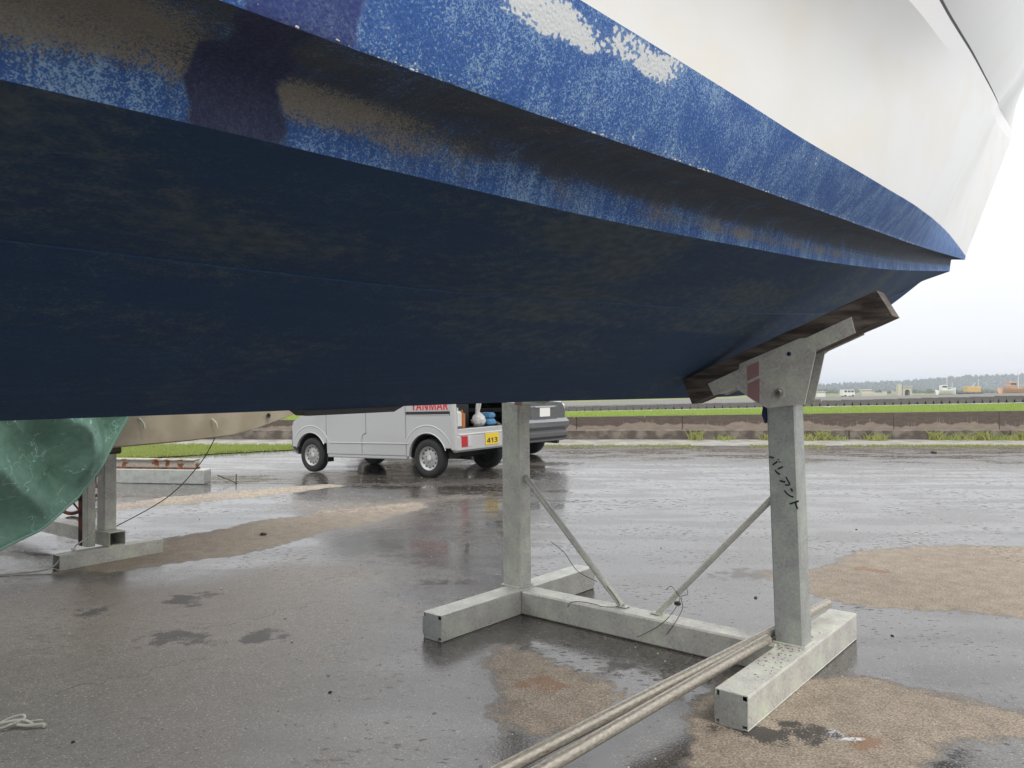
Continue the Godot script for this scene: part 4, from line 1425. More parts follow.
func head(cr: Node3D, s: float) -> void:
	# the pivoting head: two gusset plates, a channel, a timber; s = 1 starboard, -1 port
	var flip := func(list: Array) -> PackedVector2Array:
		var o := PackedVector2Array()
		for p in list:
			o.append(Vector2(p[0] * s, p[1]))
		return o
	var plate: PackedVector2Array = flip.call([[0.6428, 1.1191], [0.7989, 1.138], [0.858, 1.4132], [0.7783, 1.41], [0.52, 1.31], [0.505, 1.2021], [0.6034, 1.1357]])
	var hd := Node3D.new()
	hd.name = "pad_head"
	cr.add_child(hd, true)
	var m: Material = M.galvanised_steel
	part(hd, "gusset_plate", prism(plate, 0.022, 0.030), m)
	part(hd, "gusset_plate", prism(plate, -0.092, -0.084), m)
	var x0 := 0.3738 if s > 0.0 else 0.40
	var ch: PackedVector2Array = flip.call([[x0, 1.2238 + (x0 - 0.3738) * 0.43], [x0 + 0.028, 1.1714 + (x0 - 0.3738) * 0.43], [0.5116, 1.2121], [0.8574, 1.3596], [1.0007, 1.4224], [0.9856, 1.4869]])
	part(hd, "channel", prism(ch, -0.098, -0.092), m)
	part(hd, "channel", prism(ch, 0.030, 0.036), m)
	var web: PackedVector2Array = flip.call([[0.405, 1.178], [0.998, 1.428], [0.994, 1.436], [0.402, 1.186]])
	part(hd, "channel_web", prism(web, -0.092, 0.030), m)
	# the timber, in short lengths with slightly uneven faces so that it is not a ruled box
	var a := Vector2(0.2458, 1.242) if s > 0.0 else Vector2(0.33, 1.265)
	var b := Vector2(1.0774, 1.5853)
	var dir := (b - a).normalized()
	var nor := Vector2(dir.y, -dir.x)
	var r := RandomNumberGenerator.new()
	r.seed = 12
	var rows := []
	var cnt := 14
	for i in cnt + 1:
		var p := a.lerp(b, float(i) / cnt) + dir * (0.0 if i < cnt else 0.0)
		var ring := []
		var e := 0.012
		for q in [[e, 0.0], [1.0 - e, 0.0], [1.0, e], [1.0, 1.0 - e], [1.0 - e, 1.0], [e, 1.0], [0.0, 1.0 - e], [0.0, e], [e, 0.0]]:
			var dn: float = q[0] * 0.118 + r.randf_range(-0.0015, 0.0015)
			var z: float = 0.026 - q[1] * 0.112 + r.randf_range(-0.0015, 0.0015)
			var slant := dir * (dn * 0.12 if i == cnt else 0.0)
			var v := p + nor * dn + slant
			ring.append(Vector3(v.x * s, v.y, z))
		ring[8] = ring[0]
		rows.append(ring)
	var st := begin()
	var centre := Vector3((a.x + b.x) * 0.5 * s, (a.y + b.y) * 0.5 - 0.06, -0.03)
	grid_into(st, rows, [], [], Vector3.ZERO, centre)
	face(st, rows[0].slice(0, 8), Vector3(-dir.x * s, -dir.y, 0))
	face(st, rows[cnt].slice(0, 8), Vector3(dir.x * s, dir.y, 0))
	part(hd, "timber_pad", st.commit(), M.wet_timber)
	# pivot bolt, its washer, a smaller bolt
	for z in [0.030, -0.092]:
		var o := 1.0 if z > 0.0 else -1.0
		part(hd, "washer", lathe_x([Vector2(0, 0), Vector2(0, 0.026), Vector2(0.003 * o, 0.026), Vector2(0.003 * o, 0.0)], 20), M.galvanised_steel, Vector3(0.6939 * s, 1.1833, z), Vector3(0, -PI / 2, 0))
		part(hd, "pivot_bolt", lathe_x([Vector2(0, 0.0), Vector2(0, 0.017), Vector2(0.009 * o, 0.017), Vector2(0.012 * o, 0.013), Vector2(0.012 * o, 0.0)], 6), M.bolt_steel, Vector3(0.6939 * s, 1.1833, z + 0.0032 * o), Vector3(0, -PI / 2, 0))
	part(hd, "bolt", lathe_x([Vector2(0, 0), Vector2(0, 0.010), Vector2(0.007, 0.010), Vector2(0.007, 0)], 6), M.blue_strap, Vector3(0.7382 * s, 1.3469, 0.0302), Vector3(0, -PI / 2, 0))
	if s > 0.0:
		part(hd, "red_stripe", prism(flip.call([[0.5561, 1.222], [0.6094, 1.246], [0.6094, 1.1395], [0.5561, 1.1705]]), 0.0302, 0.0312), M.red_paint)
		part(hd, "red_stripe", prism(flip.call([[0.5561, 1.298], [0.6094, 1.320], [0.6094, 1.258], [0.5561, 1.234]]), 0.0362, 0.0372), M.red_paint)
		part(hd, "lock_pin", tube([Vector3(0.795, 1.150, -0.075), Vector3(0.835, 1.152, -0.075)], 0.006, 8), M.galvanised_steel)
	else:
		part(hd, "red_stripe", prism(flip.call([[0.70, 1.11], [0.75, 1.115], [0.75, 1.22], [0.70, 1.22]]), 0.0302, 0.0312), M.red_paint)

func make_cradle() -> void:
	var cr := thing("boat_cradle", "heavy galvanised steel boat cradle with two posts, handwriting on one", "cradle", Vector3(0.6119, 0, -3.7127), -0.69)
	var m: Material = M.galvanised_steel
	for s in [1.0, -1.0]:
		var foot := part(cr, "foot", hollow(0.125, 0.125, 1.30), m, Vector3(0.7505 * s, 0.0635, 0.0))
		end_plate(foot, Vector3(0, 0, 0.6505))
		end_plate(foot, Vector3(0, 0, -0.6555))
		# posts lean in slightly as they rise
		var lean := -0.030 if s > 0.0 else -0.012
		var bx := 0.7293 if s > 0.0 else -0.7805
		var z := -0.031
		var st := begin()
		var rows := []
		for y in [0.1262, 0.4, 0.7, 1.0, 1.142 if s > 0.0 else 1.125]:
			var f: float = (y - 0.126) / 0.9
			var c := Vector3(bx + lean * f, y, z)
			var ring := []
			for q in [[-0.061, 0.044], [-0.054, 0.051], [0.054, 0.051], [0.061, 0.044], [0.061, -0.044], [0.054, -0.051], [-0.054, -0.051], [-0.061, -0.044], [-0.061, 0.044]]:
				ring.append(c + Vector3(q[0], 0, q[1]))
			rows.append(ring)
		# flat faces, one strip each
		for j in 8:
			var strip2 := []
			for row in rows:
				strip2.append([row[j], row[j + 1]])
			var mid: Vector3 = (rows[0][j] + rows[0][j + 1]) * 0.5 - Vector3(bx, 0.126, z)
			grid_into(st, strip2, [], [], mid)
		face(st, rows[4].slice(0, 8), Vector3.UP)
		var post := part(cr, "post", st.commit(), M.dull_steel if s > 0.0 else m)
		# weld bead round the foot of the post
		var wb := begin()
		var ringp := []
		for q in [[-0.064, 0.054], [0.064, 0.054], [0.064, -0.054], [-0.064, -0.054], [-0.064, 0.054]]:
			ringp.append(Vector3(bx + q[0], 0.1285, z + q[1]))
		for i in 4:
			tube_into(wb, [ringp[i], ringp[i + 1]], 0.005, 6)
		part(post, "weld", wb.commit(), m)
		if s > 0.0:
			# handwriting in black marker
			for stroke in INK:
				var sb := begin()
				for i in stroke.size() - 1:
					var p0 := Vector3(stroke[i][0], stroke[i][1], z + 0.0514)
					var p1 := Vector3(stroke[i + 1][0], stroke[i + 1][1], z + 0.0514)
					beam_along(sb, p0 - (p1 - p0).normalized() * 0.001, p1 + (p1 - p0).normalized() * 0.001, 0.0012, 0.0072 if stroke.size() < 4 else 0.006, 0.0)
				part(post, "handwriting", sb.commit(), M.marker_ink)
		# brace pipe from the post down to the cross beam, flattened at its foot
		var top := Vector3(0.648, 0.7361, -0.03) if s > 0.0 else Vector3(-0.724, 0.7232, -0.03)
		var low := Vector3(0.0855, 0.130, -0.03) if s > 0.0 else Vector3(-0.1139, 0.130, -0.03)
		var br := part(cr, "brace", tube([top, top.lerp(low, 0.5), low], [0.0135, 0.0135, 0.0135] if s > 0.0 else [0.017, 0.017, 0.017], 14), m)
		part(br, "brace_foot", box(0.05, 0.006, 0.045, 0.002), m, low + Vector3(-0.008 * s, 0.0, 0))
		head(cr, s)
	# flakes of dirt and moss on the starboard foot, thickest round the post
	var fl := begin()
	var r := RandomNumberGenerator.new()
	r.seed = 31
	for k in 90:
		var zz := clampf(r.randfn(0.14, 0.16), -0.5, 0.62)
		var xx := r.randf_range(-0.055, 0.055)
		if absf(zz + 0.031) < 0.06:
			continue
		var q := r.randf_range(0.0015, 0.0055)
		box_into(fl, Vector3(0.7505 + xx, 0.1262 + q * 0.1, zz), Vector3(q * 2.0, q * 0.35, q), q * 0.1, Basis(Vector3.UP, r.randf() * TAU))
	part(cr, "dirt_flakes", fl.commit(), M.foot_dirt).set_meta("kind", "stuff")
	var cross := part(cr, "cross_beam", box(1.374, 0.124, 0.125, 0.008), m, Vector3(0, 0.0630, -0.0075))
	part(cross, "corner_weld", tube([Vector3(-0.6865, -0.058, 0.064), Vector3(-0.6865, 0.060, 0.064)], 0.004, 6), m)
	part(cross, "corner_weld", tube([Vector3(0.6865, -0.058, 0.064), Vector3(0.6865, 0.060, 0.064)], 0.004, 6), m)
	# blue strap end hanging from the starboard head
	var strap := part(self, "blue_strap", tube([Vector3(0.63, 1.165, -0.045), Vector3(0.62, 1.13, -0.02), Vector3(0.618, 1.09, -0.01), Vector3(0.625, 1.055, -0.012)], [0.012, 0.014, 0.015, 0.010], 10), M.blue_strap, Vector3(0.6119, 0, -3.7127), Vector3(0, -0.69, 0))
	tag(strap, "short dark blue strap end hanging beside the handwritten post", "strap")
	# loose tie wires on the braces
	var w1 := part(self, "tie_wire", tube(curve([Vector3(-0.53, 0.40, 0.0), Vector3(-0.42, 0.36, 0.03), Vector3(-0.34, 0.28, 0.03), Vector3(-0.24, 0.235, 0.0)], 8), 0.0016, 6), M.wire, Vector3(0.6119, 0, -3.7127), Vector3(0, -0.69, 0))
	tag(w1, "thin tie wire bowing away from the thicker brace", "wire")
	var w2 := part(self, "tie_wire", tube(curve([Vector3(-0.38, 0.095, 0.058), Vector3(-0.36, 0.122, 0.052), Vector3(-0.30, 0.131, 0.04), Vector3(-0.22, 0.129, 0.03), Vector3(-0.18, 0.130, 0.045), Vector3(-0.12, 0.132, -0.01), Vector3(-0.14, 0.17, -0.012), Vector3(-0.19, 0.215, -0.015)], 6), 0.0018, 6), M.wire, Vector3(0.6119, 0, -3.7127), Vector3(0, -0.69, 0))
	tag(w2, "rusty tie wire lying along the top of the cross beam", "wire")
	var w3 := part(self, "tie_wire", tube(curve([Vector3(0.13, 0.25, -0.03), Vector3(0.155, 0.27, -0.03), Vector3(0.19, 0.255, -0.01), Vector3(0.21, 0.225, -0.012), Vector3(0.20, 0.18, 0.02), Vector3(0.17, 0.13, 0.056), Vector3(0.11, 0.08, 0.06), Vector3(0.03, 0.03, 0.07)], 7), 0.0015, 6), M.wire, Vector3(0.6119, 0, -3.7127), Vector3(0, -0.69, 0))
	tag(w3, "dark tie wire looped on the thinner brace and trailing down the cross beam", "wire")
	var w4 := part(self, "tie_wire", tube(curve([Vector3(0.235, 0.275, -0.03), Vector3(0.245, 0.25, -0.02), Vector3(0.22, 0.235, -0.005), Vector3(0.235, 0.19, 0.01), Vector3(0.22, 0.13, 0.057), Vector3(0.18, 0.07, 0.062)], 7), 0.0015, 6), M.wire, Vector3(0.6119, 0, -3.7127), Vector3(0, -0.69, 0))
	tag(w4, "short hooked tie wire end beside the looped wire", "wire")

func curve(pts: Array, per := 6) -> Array:
	var out := []
	for i in pts.size() - 1:
		var p0: Vector3 = pts[maxi(i - 1, 0)]
		var p3: Vector3 = pts[mini(i + 2, pts.size() - 1)]
		for s in per:
			out.append(pts[i].cubic_interpolate(pts[i + 1], p0, p3, float(s) / per))
	out.append(pts[pts.size() - 1])
	return out

func pipe(a: Vector3, b: Vector3, r: float, label: String) -> void:
	# an open pipe from a to b, with a visible bore at its far end b; laid along its own z axis
	var len := a.distance_to(b)
	var st := begin()
	var za := Vector3(0, 0, len)
	tube_into(st, [za, za * 0.66 + Vector3(0, 0.002, 0), za * 0.33 + Vector3(0, 0.002, 0), Vector3.ZERO], r, 28, false)
	tube_into(st, [Vector3.ZERO, Vector3(0, 0, 0.12)], r - 0.003, 24, false)
	tube_into(st, [Vector3(0, 0, 0.0005), Vector3.ZERO], [r, r - 0.003], 24, false)
	tube_into(st, [za, za - Vector3(0, 0, 0.0005)], [r, 0.001], 24, false)
	var o := part(self, "steel_pipe", st.commit(), M.old_pipe, b)
	o.look_at_from_position(b, b + (b - a), Vector3.UP)
	tag(o, label, "pipe", "pipes lying across the cradle")

func make_pipes() -> void:
	var a := Vector3(1.523, 0.168, -3.718)
	var b := Vector3(-0.02, 0.0985, -2.236)
	pipe(b + (b - a).normalized() * 2.15, a, 0.0212, "longer scaffold pipe lying over the cradle, its open end past the handwritten post")
	a = Vector3(1.068, 0.153, -3.225)
	b = Vector3(0.096, 0.0985, -2.236)
	pipe(b + (b - a).normalized() * 1.85, a, 0.0212, "shorter scaffold pipe whose end stops against the handwritten post")

# ============================ the covered boat on the left ===================
func tarp_tex() -> ImageTexture:
	# green sheet whose coating has cracked white along old creases
	var w := 1024
	var a := noise(FastNoiseLite.TYPE_SIMPLEX_SMOOTH, 0.0034, 4, 301)
	var b := noise(FastNoiseLite.TYPE_SIMPLEX_SMOOTH, 0.007, 4, 302)
	var c := noise(FastNoiseLite.TYPE_SIMPLEX_SMOOTH, 0.04, 3, 303)
	var area := noise(FastNoiseLite.TYPE_SIMPLEX_SMOOTH, 0.006, 2, 304)
	var out := PackedByteArray()
	out.resize(w * w * 3)
	for j in w:
		for i in w:
			var n := c.get_noise_2d(i, j)
			var x := absf(a.get_noise_2d(i + n * 10.0, j))
			var y := absf(b.get_noise_2d(i * 0.9, j + n * 8.0))
			var ar := area.get_noise_2d(i, j)
			var k := ss(0.011, 0.003, x) * ss(-0.45, -0.1, ar + n * 0.3)
			k = maxf(k, ss(0.014, 0.004, y) * ss(-0.15, 0.15, ar + n * 0.5) * 0.9)
			var o := (j * w + i) * 3
			var s := n * 9.0
			out[o] = clampi(int(lerpf(120 + s, 214, k * (0.55 + 0.45 * ss(-0.2, 0.2, n)))), 0, 255)
			out[o + 1] = clampi(int(lerpf(158 + s, 230, k)), 0, 255)
			out[o + 2] = clampi(int(lerpf(142 + s, 220, k)), 0, 255)
	return tex3(w, w, out)

func facet(x: float, y: float, sd: int) -> float:
	# creased cloth: random heights on a lattice, joined by flat triangles
	var i := floori(x)
	var j := floori(y)
	var fx := x - i
	var fy := y - j
	var v := func(a: int, b: int) -> float:
		return float(hash([a, b, sd]) % 1000) / 1000.0
	var v00: float = v.call(i, j)
	var v11: float = v.call(i + 1, j + 1)
	if fx > fy:
		var v10: float = v.call(i + 1, j)
		return v00 + (v10 - v00) * fx + (v11 - v10) * fy
	var v01: float = v.call(i, j + 1)
	return v00 + (v01 - v00) * fy + (v11 - v01) * fx

func make_left_boat() -> void:
	var at := Vector3(-3.404, 0, -5.512)
	var turn := -0.6144
	var boat := thing("small_boat", "beige flat-bottomed boat half hidden under a green tarpaulin", "boat", at, turn)
	var hull_m := mat("beige_gelcoat", Color.WHITE, 0.5)
	hull_m.albedo_texture = ramp_tex(nbytes(noise(FastNoiseLite.TYPE_SIMPLEX_SMOOTH, 0.01, 5, 311), 512, 512, true), 512, 512, Color(0.72, 0.67, 0.58), Color(0.80, 0.755, 0.67))
	triplanar(hull_m, 0.6)
	var bt := [[-3.2, 0.82], [-1.0, 0.80], [0.2, 0.806], [0.7, 0.82], [1.07, 0.842], [1.25, 0.875], [1.4, 0.914], [1.6, 0.965], [1.75, 1.01], [2.0, 1.11], [2.3, 1.25], [2.42, 1.36]]
	var st := begin()
	var stb := begin()
	for s in [1.0, -1.0]:
		var rows := []
		var bot := []
		for q in bt:
			var z: float = -q[0]
			var hb := 0.79 - 0.10 * pow(maxf(0.0, q[0] - 0.6) / 1.8, 2.0)
			var y: float = q[1]
			rows.append([Vector3(hb * s, y + 0.012, z), Vector3((hb + 0.03) * s, y + (1.42 - y) * 0.5, z), Vector3((hb + 0.05) * s, 1.42, z), Vector3((hb + 0.02) * s, 1.45, z)])
			bot.append([Vector3(0, y - 0.02, z), Vector3((hb - 0.03) * s, y, z), Vector3(hb * s, y + 0.012, z)])
		grid_into(st, rows, [], [], Vector3(s, 0, 0))
		grid_into(stb, bot, [], [], Vector3.DOWN)
	part(boat, "side", st.commit(), hull_m)
	part(boat, "bottom", stb.commit(), hull_m)
	st = begin()
	face(st, [Vector3(-0.79, 0.83, 3.2), Vector3(0.79, 0.83, 3.2), Vector3(0.81, 1.45, 3.2), Vector3(-0.81, 1.45, 3.2)], Vector3(0, 0, 1))
	face(st, [Vector3(-0.81, 1.45, 3.2), Vector3(0.81, 1.45, 3.2), Vector3(0.72, 1.45, -2.42), Vector3(-0.72, 1.45, -2.42)], Vector3.UP)
	part(boat, "deck", st.commit(), hull_m)
	for q in [[-0.30, 0.95], [-0.86, 0.93]]:
		part(boat, "tie_end", tube(curve([Vector3(0.815, q[1] + 0.05, q[0]), Vector3(0.835, q[1] + 0.02, q[0] - 0.02), Vector3(0.838, q[1] - 0.02, q[0] - 0.03)], 5), 0.008, 8), M.white_rope)
	part(boat, "drain", lathe_x([Vector2(0, 0), Vector2(0, 0.018), Vector2(0.006, 0.02), Vector2(0.006, 0.012), Vector2(0.0, 0.011)], 14), M.dark_trim, Vector3(0.795, 0.99, -1.38))
	# tarpaulin: hangs from the gunwale, its hem sweeping up towards the bow
	var hem := [[-3.4, 0.24], [-1.6, 0.24], [-0.9, 0.235], [-0.62, 0.27], [-0.40, 0.356], [-0.19, 0.519], [-0.035, 0.72], [0.06, 0.88], [0.13, 1.01], [0.22, 1.2], [0.36, 1.34]]
	var tb := noise(FastNoiseLite.TYPE_SIMPLEX_SMOOTH, 4.5, 3, 322)
	var rows := []
	var uv := []
	var cols := 170
	for i in cols + 1:
		var t := lerpf(-3.4, 0.36, pow(float(i) / cols, 0.6))
		var hy := 0.24
		for k in hem.size() - 1:
			if t >= hem[k][0] and t <= hem[k + 1][0]:
				hy = lerpf(hem[k][1], hem[k + 1][1], (t - hem[k][0]) / (hem[k + 1][0] - hem[k][0]))
		var row := []
		var ur := []
		for j in 74:
			var p: Vector3
			if j < 66:
				var f := j / 65.0
				var y := lerpf(hy, 1.47, f)
				var hang := 1.0 - f
				# folds: sharp-edged, pulled towards the lashings near the bow
				var s1 := t * 0.75 + y * 0.65
				var s2 := y * 0.75 - t * 0.65
				var fold := facet(s1 / 0.21, s2 / 0.36, 1) * 0.22 + facet(s1 / 0.085 + 3.3, s2 / 0.15, 2) * 0.06 + pow(absf(fposmod(s1 * 2.3 + tb.get_noise_2d(s1 * 0.3, s2 * 0.2) * 0.5, 1.0) - 0.5) * 2.0, 1.4) * 0.055
				var x := 0.85 + fold * ss(0.0, 0.25, hang + 0.12) * (0.12 + 0.88 * ss(0.0, 0.22, f)) + 0.12 * hang * (1.0 - ss(0.0, 0.22, f))
				if j == 0:
					x -= 0.006
				elif j == 1:
					x += 0.004
				p = Vector3(x, y, -t)
			else:
				var f := (j - 65) / 8.0
				p = Vector3(lerpf(0.86, -0.86, f), 1.47 + 0.16 * sin(PI * f) + 0.02 * tb.get_noise_2d(t, f * 2.0), -t)
			row.append(p)
			ur.append(Vector2(t * 0.62, p.y * 0.62 if j < 66 else 0.9 + (j - 65) * 0.1))
		rows.append(row)
		uv.append(ur)
	st = begin()
	grid_into(st, rows, uv, [], Vector3(1, 0.2, 0))
	var tm := mat("green_tarpaulin", Color.WHITE, 0.6)
	tm.albedo_texture = tarp_tex()
	tm.heightmap_enabled = true
	tm.heightmap_texture = M.fine_tex
	tm.heightmap_scale = 0.05
	var tarp := thing("tarpaulin", "crumpled green tarpaulin with white cracked creases draped over the beige boat", "tarpaulin", at, turn)
	part(tarp, "sheet", st.commit(), tm)
	var hemline := []
	for i in range(10, cols + 1):
		hemline.append(rows[i][0] + Vector3(0.002, 0, 0))
	part(tarp, "hem", tube(hemline, 0.010, 8), tm)
	# its cradle
	var cr := thing("small_cradle", "small galvanised cradle with open square tubes under the beige boat", "cradle", Vector3(-2.82, 0, -5.41), turn)
	var m: Material = M.galvanised_steel
	part(cr, "foot", hollow(0.1, 0.1, 0.72), m, Vector3(0.0, 0.0505, 0))
	var beam := part(cr, "cross_beam", hollow(0.115, 0.1, 2.4), m, Vector3(-1.16, 0.151, -0.03), Vector3(0, PI / 2, 0))
	part(beam, "far_foot", hollow(0.72, 0.1, 0.1), m, Vector3(0, -0.1005, -1.15))
	part(cr, "post", box(0.10, 0.62, 0.09, 0.006), m, Vector3(-0.12, 0.51, -0.035))
	part(cr, "post", box(0.075, 0.70, 0.055, 0.004), m, Vector3(-0.11, 0.452, 0.095))
	part(cr, "post_flange", box(0.055, 0.70, 0.010, 0.002), M.rust, Vector3(-0.176, 0.452, 0.118))
	part(cr, "pad", box(0.34, 0.06, 0.18, 0.01), M.wet_timber, Vector3(-0.15, 0.775, 0.02))
	# a lashing on the cradle and a line up to the hull
	var k1 := part(self, "lashing", tube(curve([Vector3(-2.96, 0.215, -5.46), Vector3(-2.92, 0.19, -5.34), Vector3(-2.985, 0.13, -5.27), Vector3(-2.98, 0.09, -5.255), Vector3(-3.0, 0.115, -5.25), Vector3(-2.97, 0.06, -5.25)], 6), 0.005, 6), M.white_rope)
	tag(k1, "pale lashing cord knotted on the small cradle's foot", "cord")
	var k2 := part(self, "mooring_line", tube(curve([Vector3(-2.85, 0.21, -5.5), Vector3(-2.62, 0.38, -5.85), Vector3(-2.45, 0.62, -6.05), Vector3(-2.36, 0.84, -6.15)], 8), 0.0035, 6), M.wire)
	tag(k2, "thin dark line running from the small cradle up to the beige hull", "line")
	var k3 := part(self, "ground_cord", tube(curve([Vector3(-3.6, 0.006, -4.82), Vector3(-3.3, 0.006, -4.95), Vector3(-3.05, 0.02, -5.05), Vector3(-2.99, 0.08, -5.10)], 8), 0.005, 6), M.white_rope)
	tag(k3, "pale cord on the ground leading to the small cradle's foot", "cord")
	# rusty trolley wheel behind the posts
	var wh := thing("trolley_wheel", "rusty spoked iron trolley wheel close behind the small cradle's posts", "wheel", Vector3(-4.2, 0.0, -7.35), 0.347)
	var rim := []
	for k in 25:
		rim.append(Vector3(cos(TAU * k / 24.0) * 0.115, 0.133 + sin(TAU * k / 24.0) * 0.115, 0))
	part(wh, "rim", tube(rim, 0.017, 8, false), M.rust)
	part(wh, "hub", tube([Vector3(0, 0.133, -0.04), Vector3(0, 0.133, 0.04)], 0.026, 10), M.rust)
	for k in 5:
		var a := TAU * k / 5.0 + 0.3
		part(wh, "spoke", tube([Vector3(cos(a) * 0.02, 0.133 + sin(a) * 0.02, 0), Vector3(cos(a) * 0.108, 0.133 + sin(a) * 0.108, 0)], 0.009, 6), M.rust)
	copy_of(wh, "trolley_wheel", "rusty spoked iron wheel at the far end of the trolley axle", Vector3(-4.65, 0.0, -8.6), 0.347)
	part(wh, "axle", tube([Vector3(0, 0.133, -0.041), Vector3(0, 0.133, -1.28)], 0.02, 8), M.rust)
	# steel beams stacked on the ground beyond
	var y0 := dip(-5.0, -10.4)
	var b1 := thing("steel_beam", "pale grey painted steel beam lying on wet ground under a rusty one", "beam", Vector3(-5.35, y0, -10.42), -0.12)
	part(b1, "beam", box(2.6, 0.19, 0.2, 0.008), M.dull_steel, Vector3(0, 0.1, 0))
	part(b1, "end_cap", box(0.004, 0.15, 0.16, 0.001), M.dull_steel, Vector3(1.3025, 0.1, 0))
	var b2 := thing("steel_beam", "rust streaked white steel beam lying on top of a grey beam", "beam", Vector3(-5.50, y0 + 0.196, -10.46), -0.12)
	part(b2, "top_flange", box(2.6, 0.02, 0.16, 0.004), M.rusty_paint, Vector3(0, 0.12, 0))
	part(b2, "web", box(2.6, 0.09, 0.11, 0.002), M.rusty_paint, Vector3(0, 0.0655, 0))
	part(b2, "bottom_flange", box(2.6, 0.02, 0.16, 0.004), M.rust, Vector3(0, 0.0102, 0))
	var pr := thing("prop_stand", "thin wire prop standing on wet ground beside the beams' end", "stand", Vector3(-3.78, dip(-3.9, -10.3), -10.3), 0.0)
	part(pr, "leg", tube([Vector3(0.09, 0.0, 0), Vector3(0.09, 0.13, 0)], 0.007, 6), M.wire)
	part(pr, "stay", tube([Vector3(-0.18, 0.11, -0.05), Vector3(0.11, 0.01, 0.02)], 0.007, 6), M.wire)

# ============================ van, car =======================================
func wheel_parts(parent: Node3D, at: Vector3, r: float, w: float, s: float, steel: bool) -> void:
	# s = -1 for the left side: the face of the wheel looks outwards
	var wh := Node3D.new()
	wh.name = "wheel"
	parent.add_child(wh, true)
	wh.position = at
	var h := w * 0.5
	part(wh, "tyre", lathe_x([Vector2(-h * 0.8, r * 0.60), Vector2(-h, r * 0.70), Vector2(-h, r * 0.88), Vector2(-h * 0.75, r * 0.985), Vector2(-h * 0.35, r), Vector2(h * 0.35, r), Vector2(h * 0.75, r * 0.985), Vector2(h, r * 0.88), Vector2(h, r * 0.70), Vector2(h * 0.8, r * 0.60)], 36), M.black_rubber)
	var prof := [Vector2(h * 0.82 * s, r * 0.64), Vector2(h * 0.86 * s, r * 0.60), Vector2(h * 0.5 * s, r * 0.55), Vector2(h * 0.40 * s, r * 0.42), Vector2(h * 0.62 * s, r * 0.30), Vector2(h * 0.50 * s, r * 0.2), Vector2(h * 0.72 * s, r * 0.14), Vector2(h * 0.74 * s, 0.0)]
	var rim := part(wh, "rim", lathe_x(prof, 30), M.wheel_steel)
	part(wh, "brake_drum", lathe_x([Vector2(-h * 0.7 * s, 0.0), Vector2(-h * 0.7 * s, r * 0.59), Vector2(h * 0.2 * s, r * 0.59), Vector2(h * 0.2 * s, 0.0)], 20), M.black_plastic_slot_dark)
	if steel:
		var n := 12
		for k in n:
			var a := TAU * k / n
			part(rim, "slot_dark", lathe_x([Vector2(0, 0), Vector2(0, r * 0.045), Vector2(0.004 * s, r * 0.045), Vector2(0.004 * s, 0)], 8), M.black_plastic_slot_dark, Vector3(h * 0.47 * s + 0.004 * s, cos(a) * r * 0.47, sin(a) * r * 0.47))  # black disc painted in as the dark of an open slot
		for k in 4:
			var a := TAU * k / 4 + 0.4
			part(rim, "nut", lathe_x([Vector2(0, 0), Vector2(0, r * 0.035), Vector2(0.012 * s, r * 0.03), Vector2(0.012 * s, 0)], 6), M.bolt_steel, Vector3(h * 0.58 * s, cos(a) * r * 0.24, sin(a) * r * 0.24))
	else:
		for k in 5:
			var a := TAU * k / 5
			part(rim, "spoke", box(0.02, r * 0.34, r * 0.14, 0.004), M.wheel_steel, Vector3(h * 0.66 * s, cos(a) * r * 0.38, sin(a) * r * 0.38), Vector3(a, 0, 0))

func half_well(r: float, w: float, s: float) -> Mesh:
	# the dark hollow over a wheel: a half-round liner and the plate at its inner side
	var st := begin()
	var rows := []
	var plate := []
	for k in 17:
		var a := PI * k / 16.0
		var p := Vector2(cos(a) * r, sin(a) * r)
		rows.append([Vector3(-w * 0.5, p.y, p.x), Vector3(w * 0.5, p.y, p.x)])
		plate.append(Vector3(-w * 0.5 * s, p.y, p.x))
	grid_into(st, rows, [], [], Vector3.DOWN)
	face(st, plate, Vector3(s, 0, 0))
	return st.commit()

func arch(zc: float, r: float, y0: float, a0: float, a1: float, n: int) -> Array:
	var out := []
	for k in n + 1:
		var a := lerpf(a0, a1, float(k) / n)
		out.append(Vector2(zc + cos(a) * r, y0 + sin(a) * r))
	return out

func panel(parent: Node3D, called: String, pts: Array, s: float, x: float, thick: float, m: Material) -> MeshInstance3D:
	# pts are (z, y); a flat pressed panel standing at x on side s, with a soft edge
	var poly := PackedVector2Array()
	for p in pts:
		poly.append(p)
	var inner: Array = Geometry2D.offset_polygon(poly, -0.006)
	var st := begin()
	var big := poly
	prism_into(st, big, x - thick, x - 0.004)
	if inner.size() > 0:
		prism_into(st, inner[0], x - 0.004, x)
	var mesh := st.commit()
	# prism runs along z; turn it so that its depth runs along x
	var basis := Basis(Vector3(0, 0, 1), Vector3(0, 1, 0), Vector3(1, 0, 0)) if s > 0.0 else Basis(Vector3(0, 0, 1), Vector3(0, 1, 0), Vector3(-1, 0, 0))
	var st2 := begin()
	st2.append_from(mesh, 0, Transform3D(basis, Vector3.ZERO))
	return part(parent, called, st2.commit(), m)

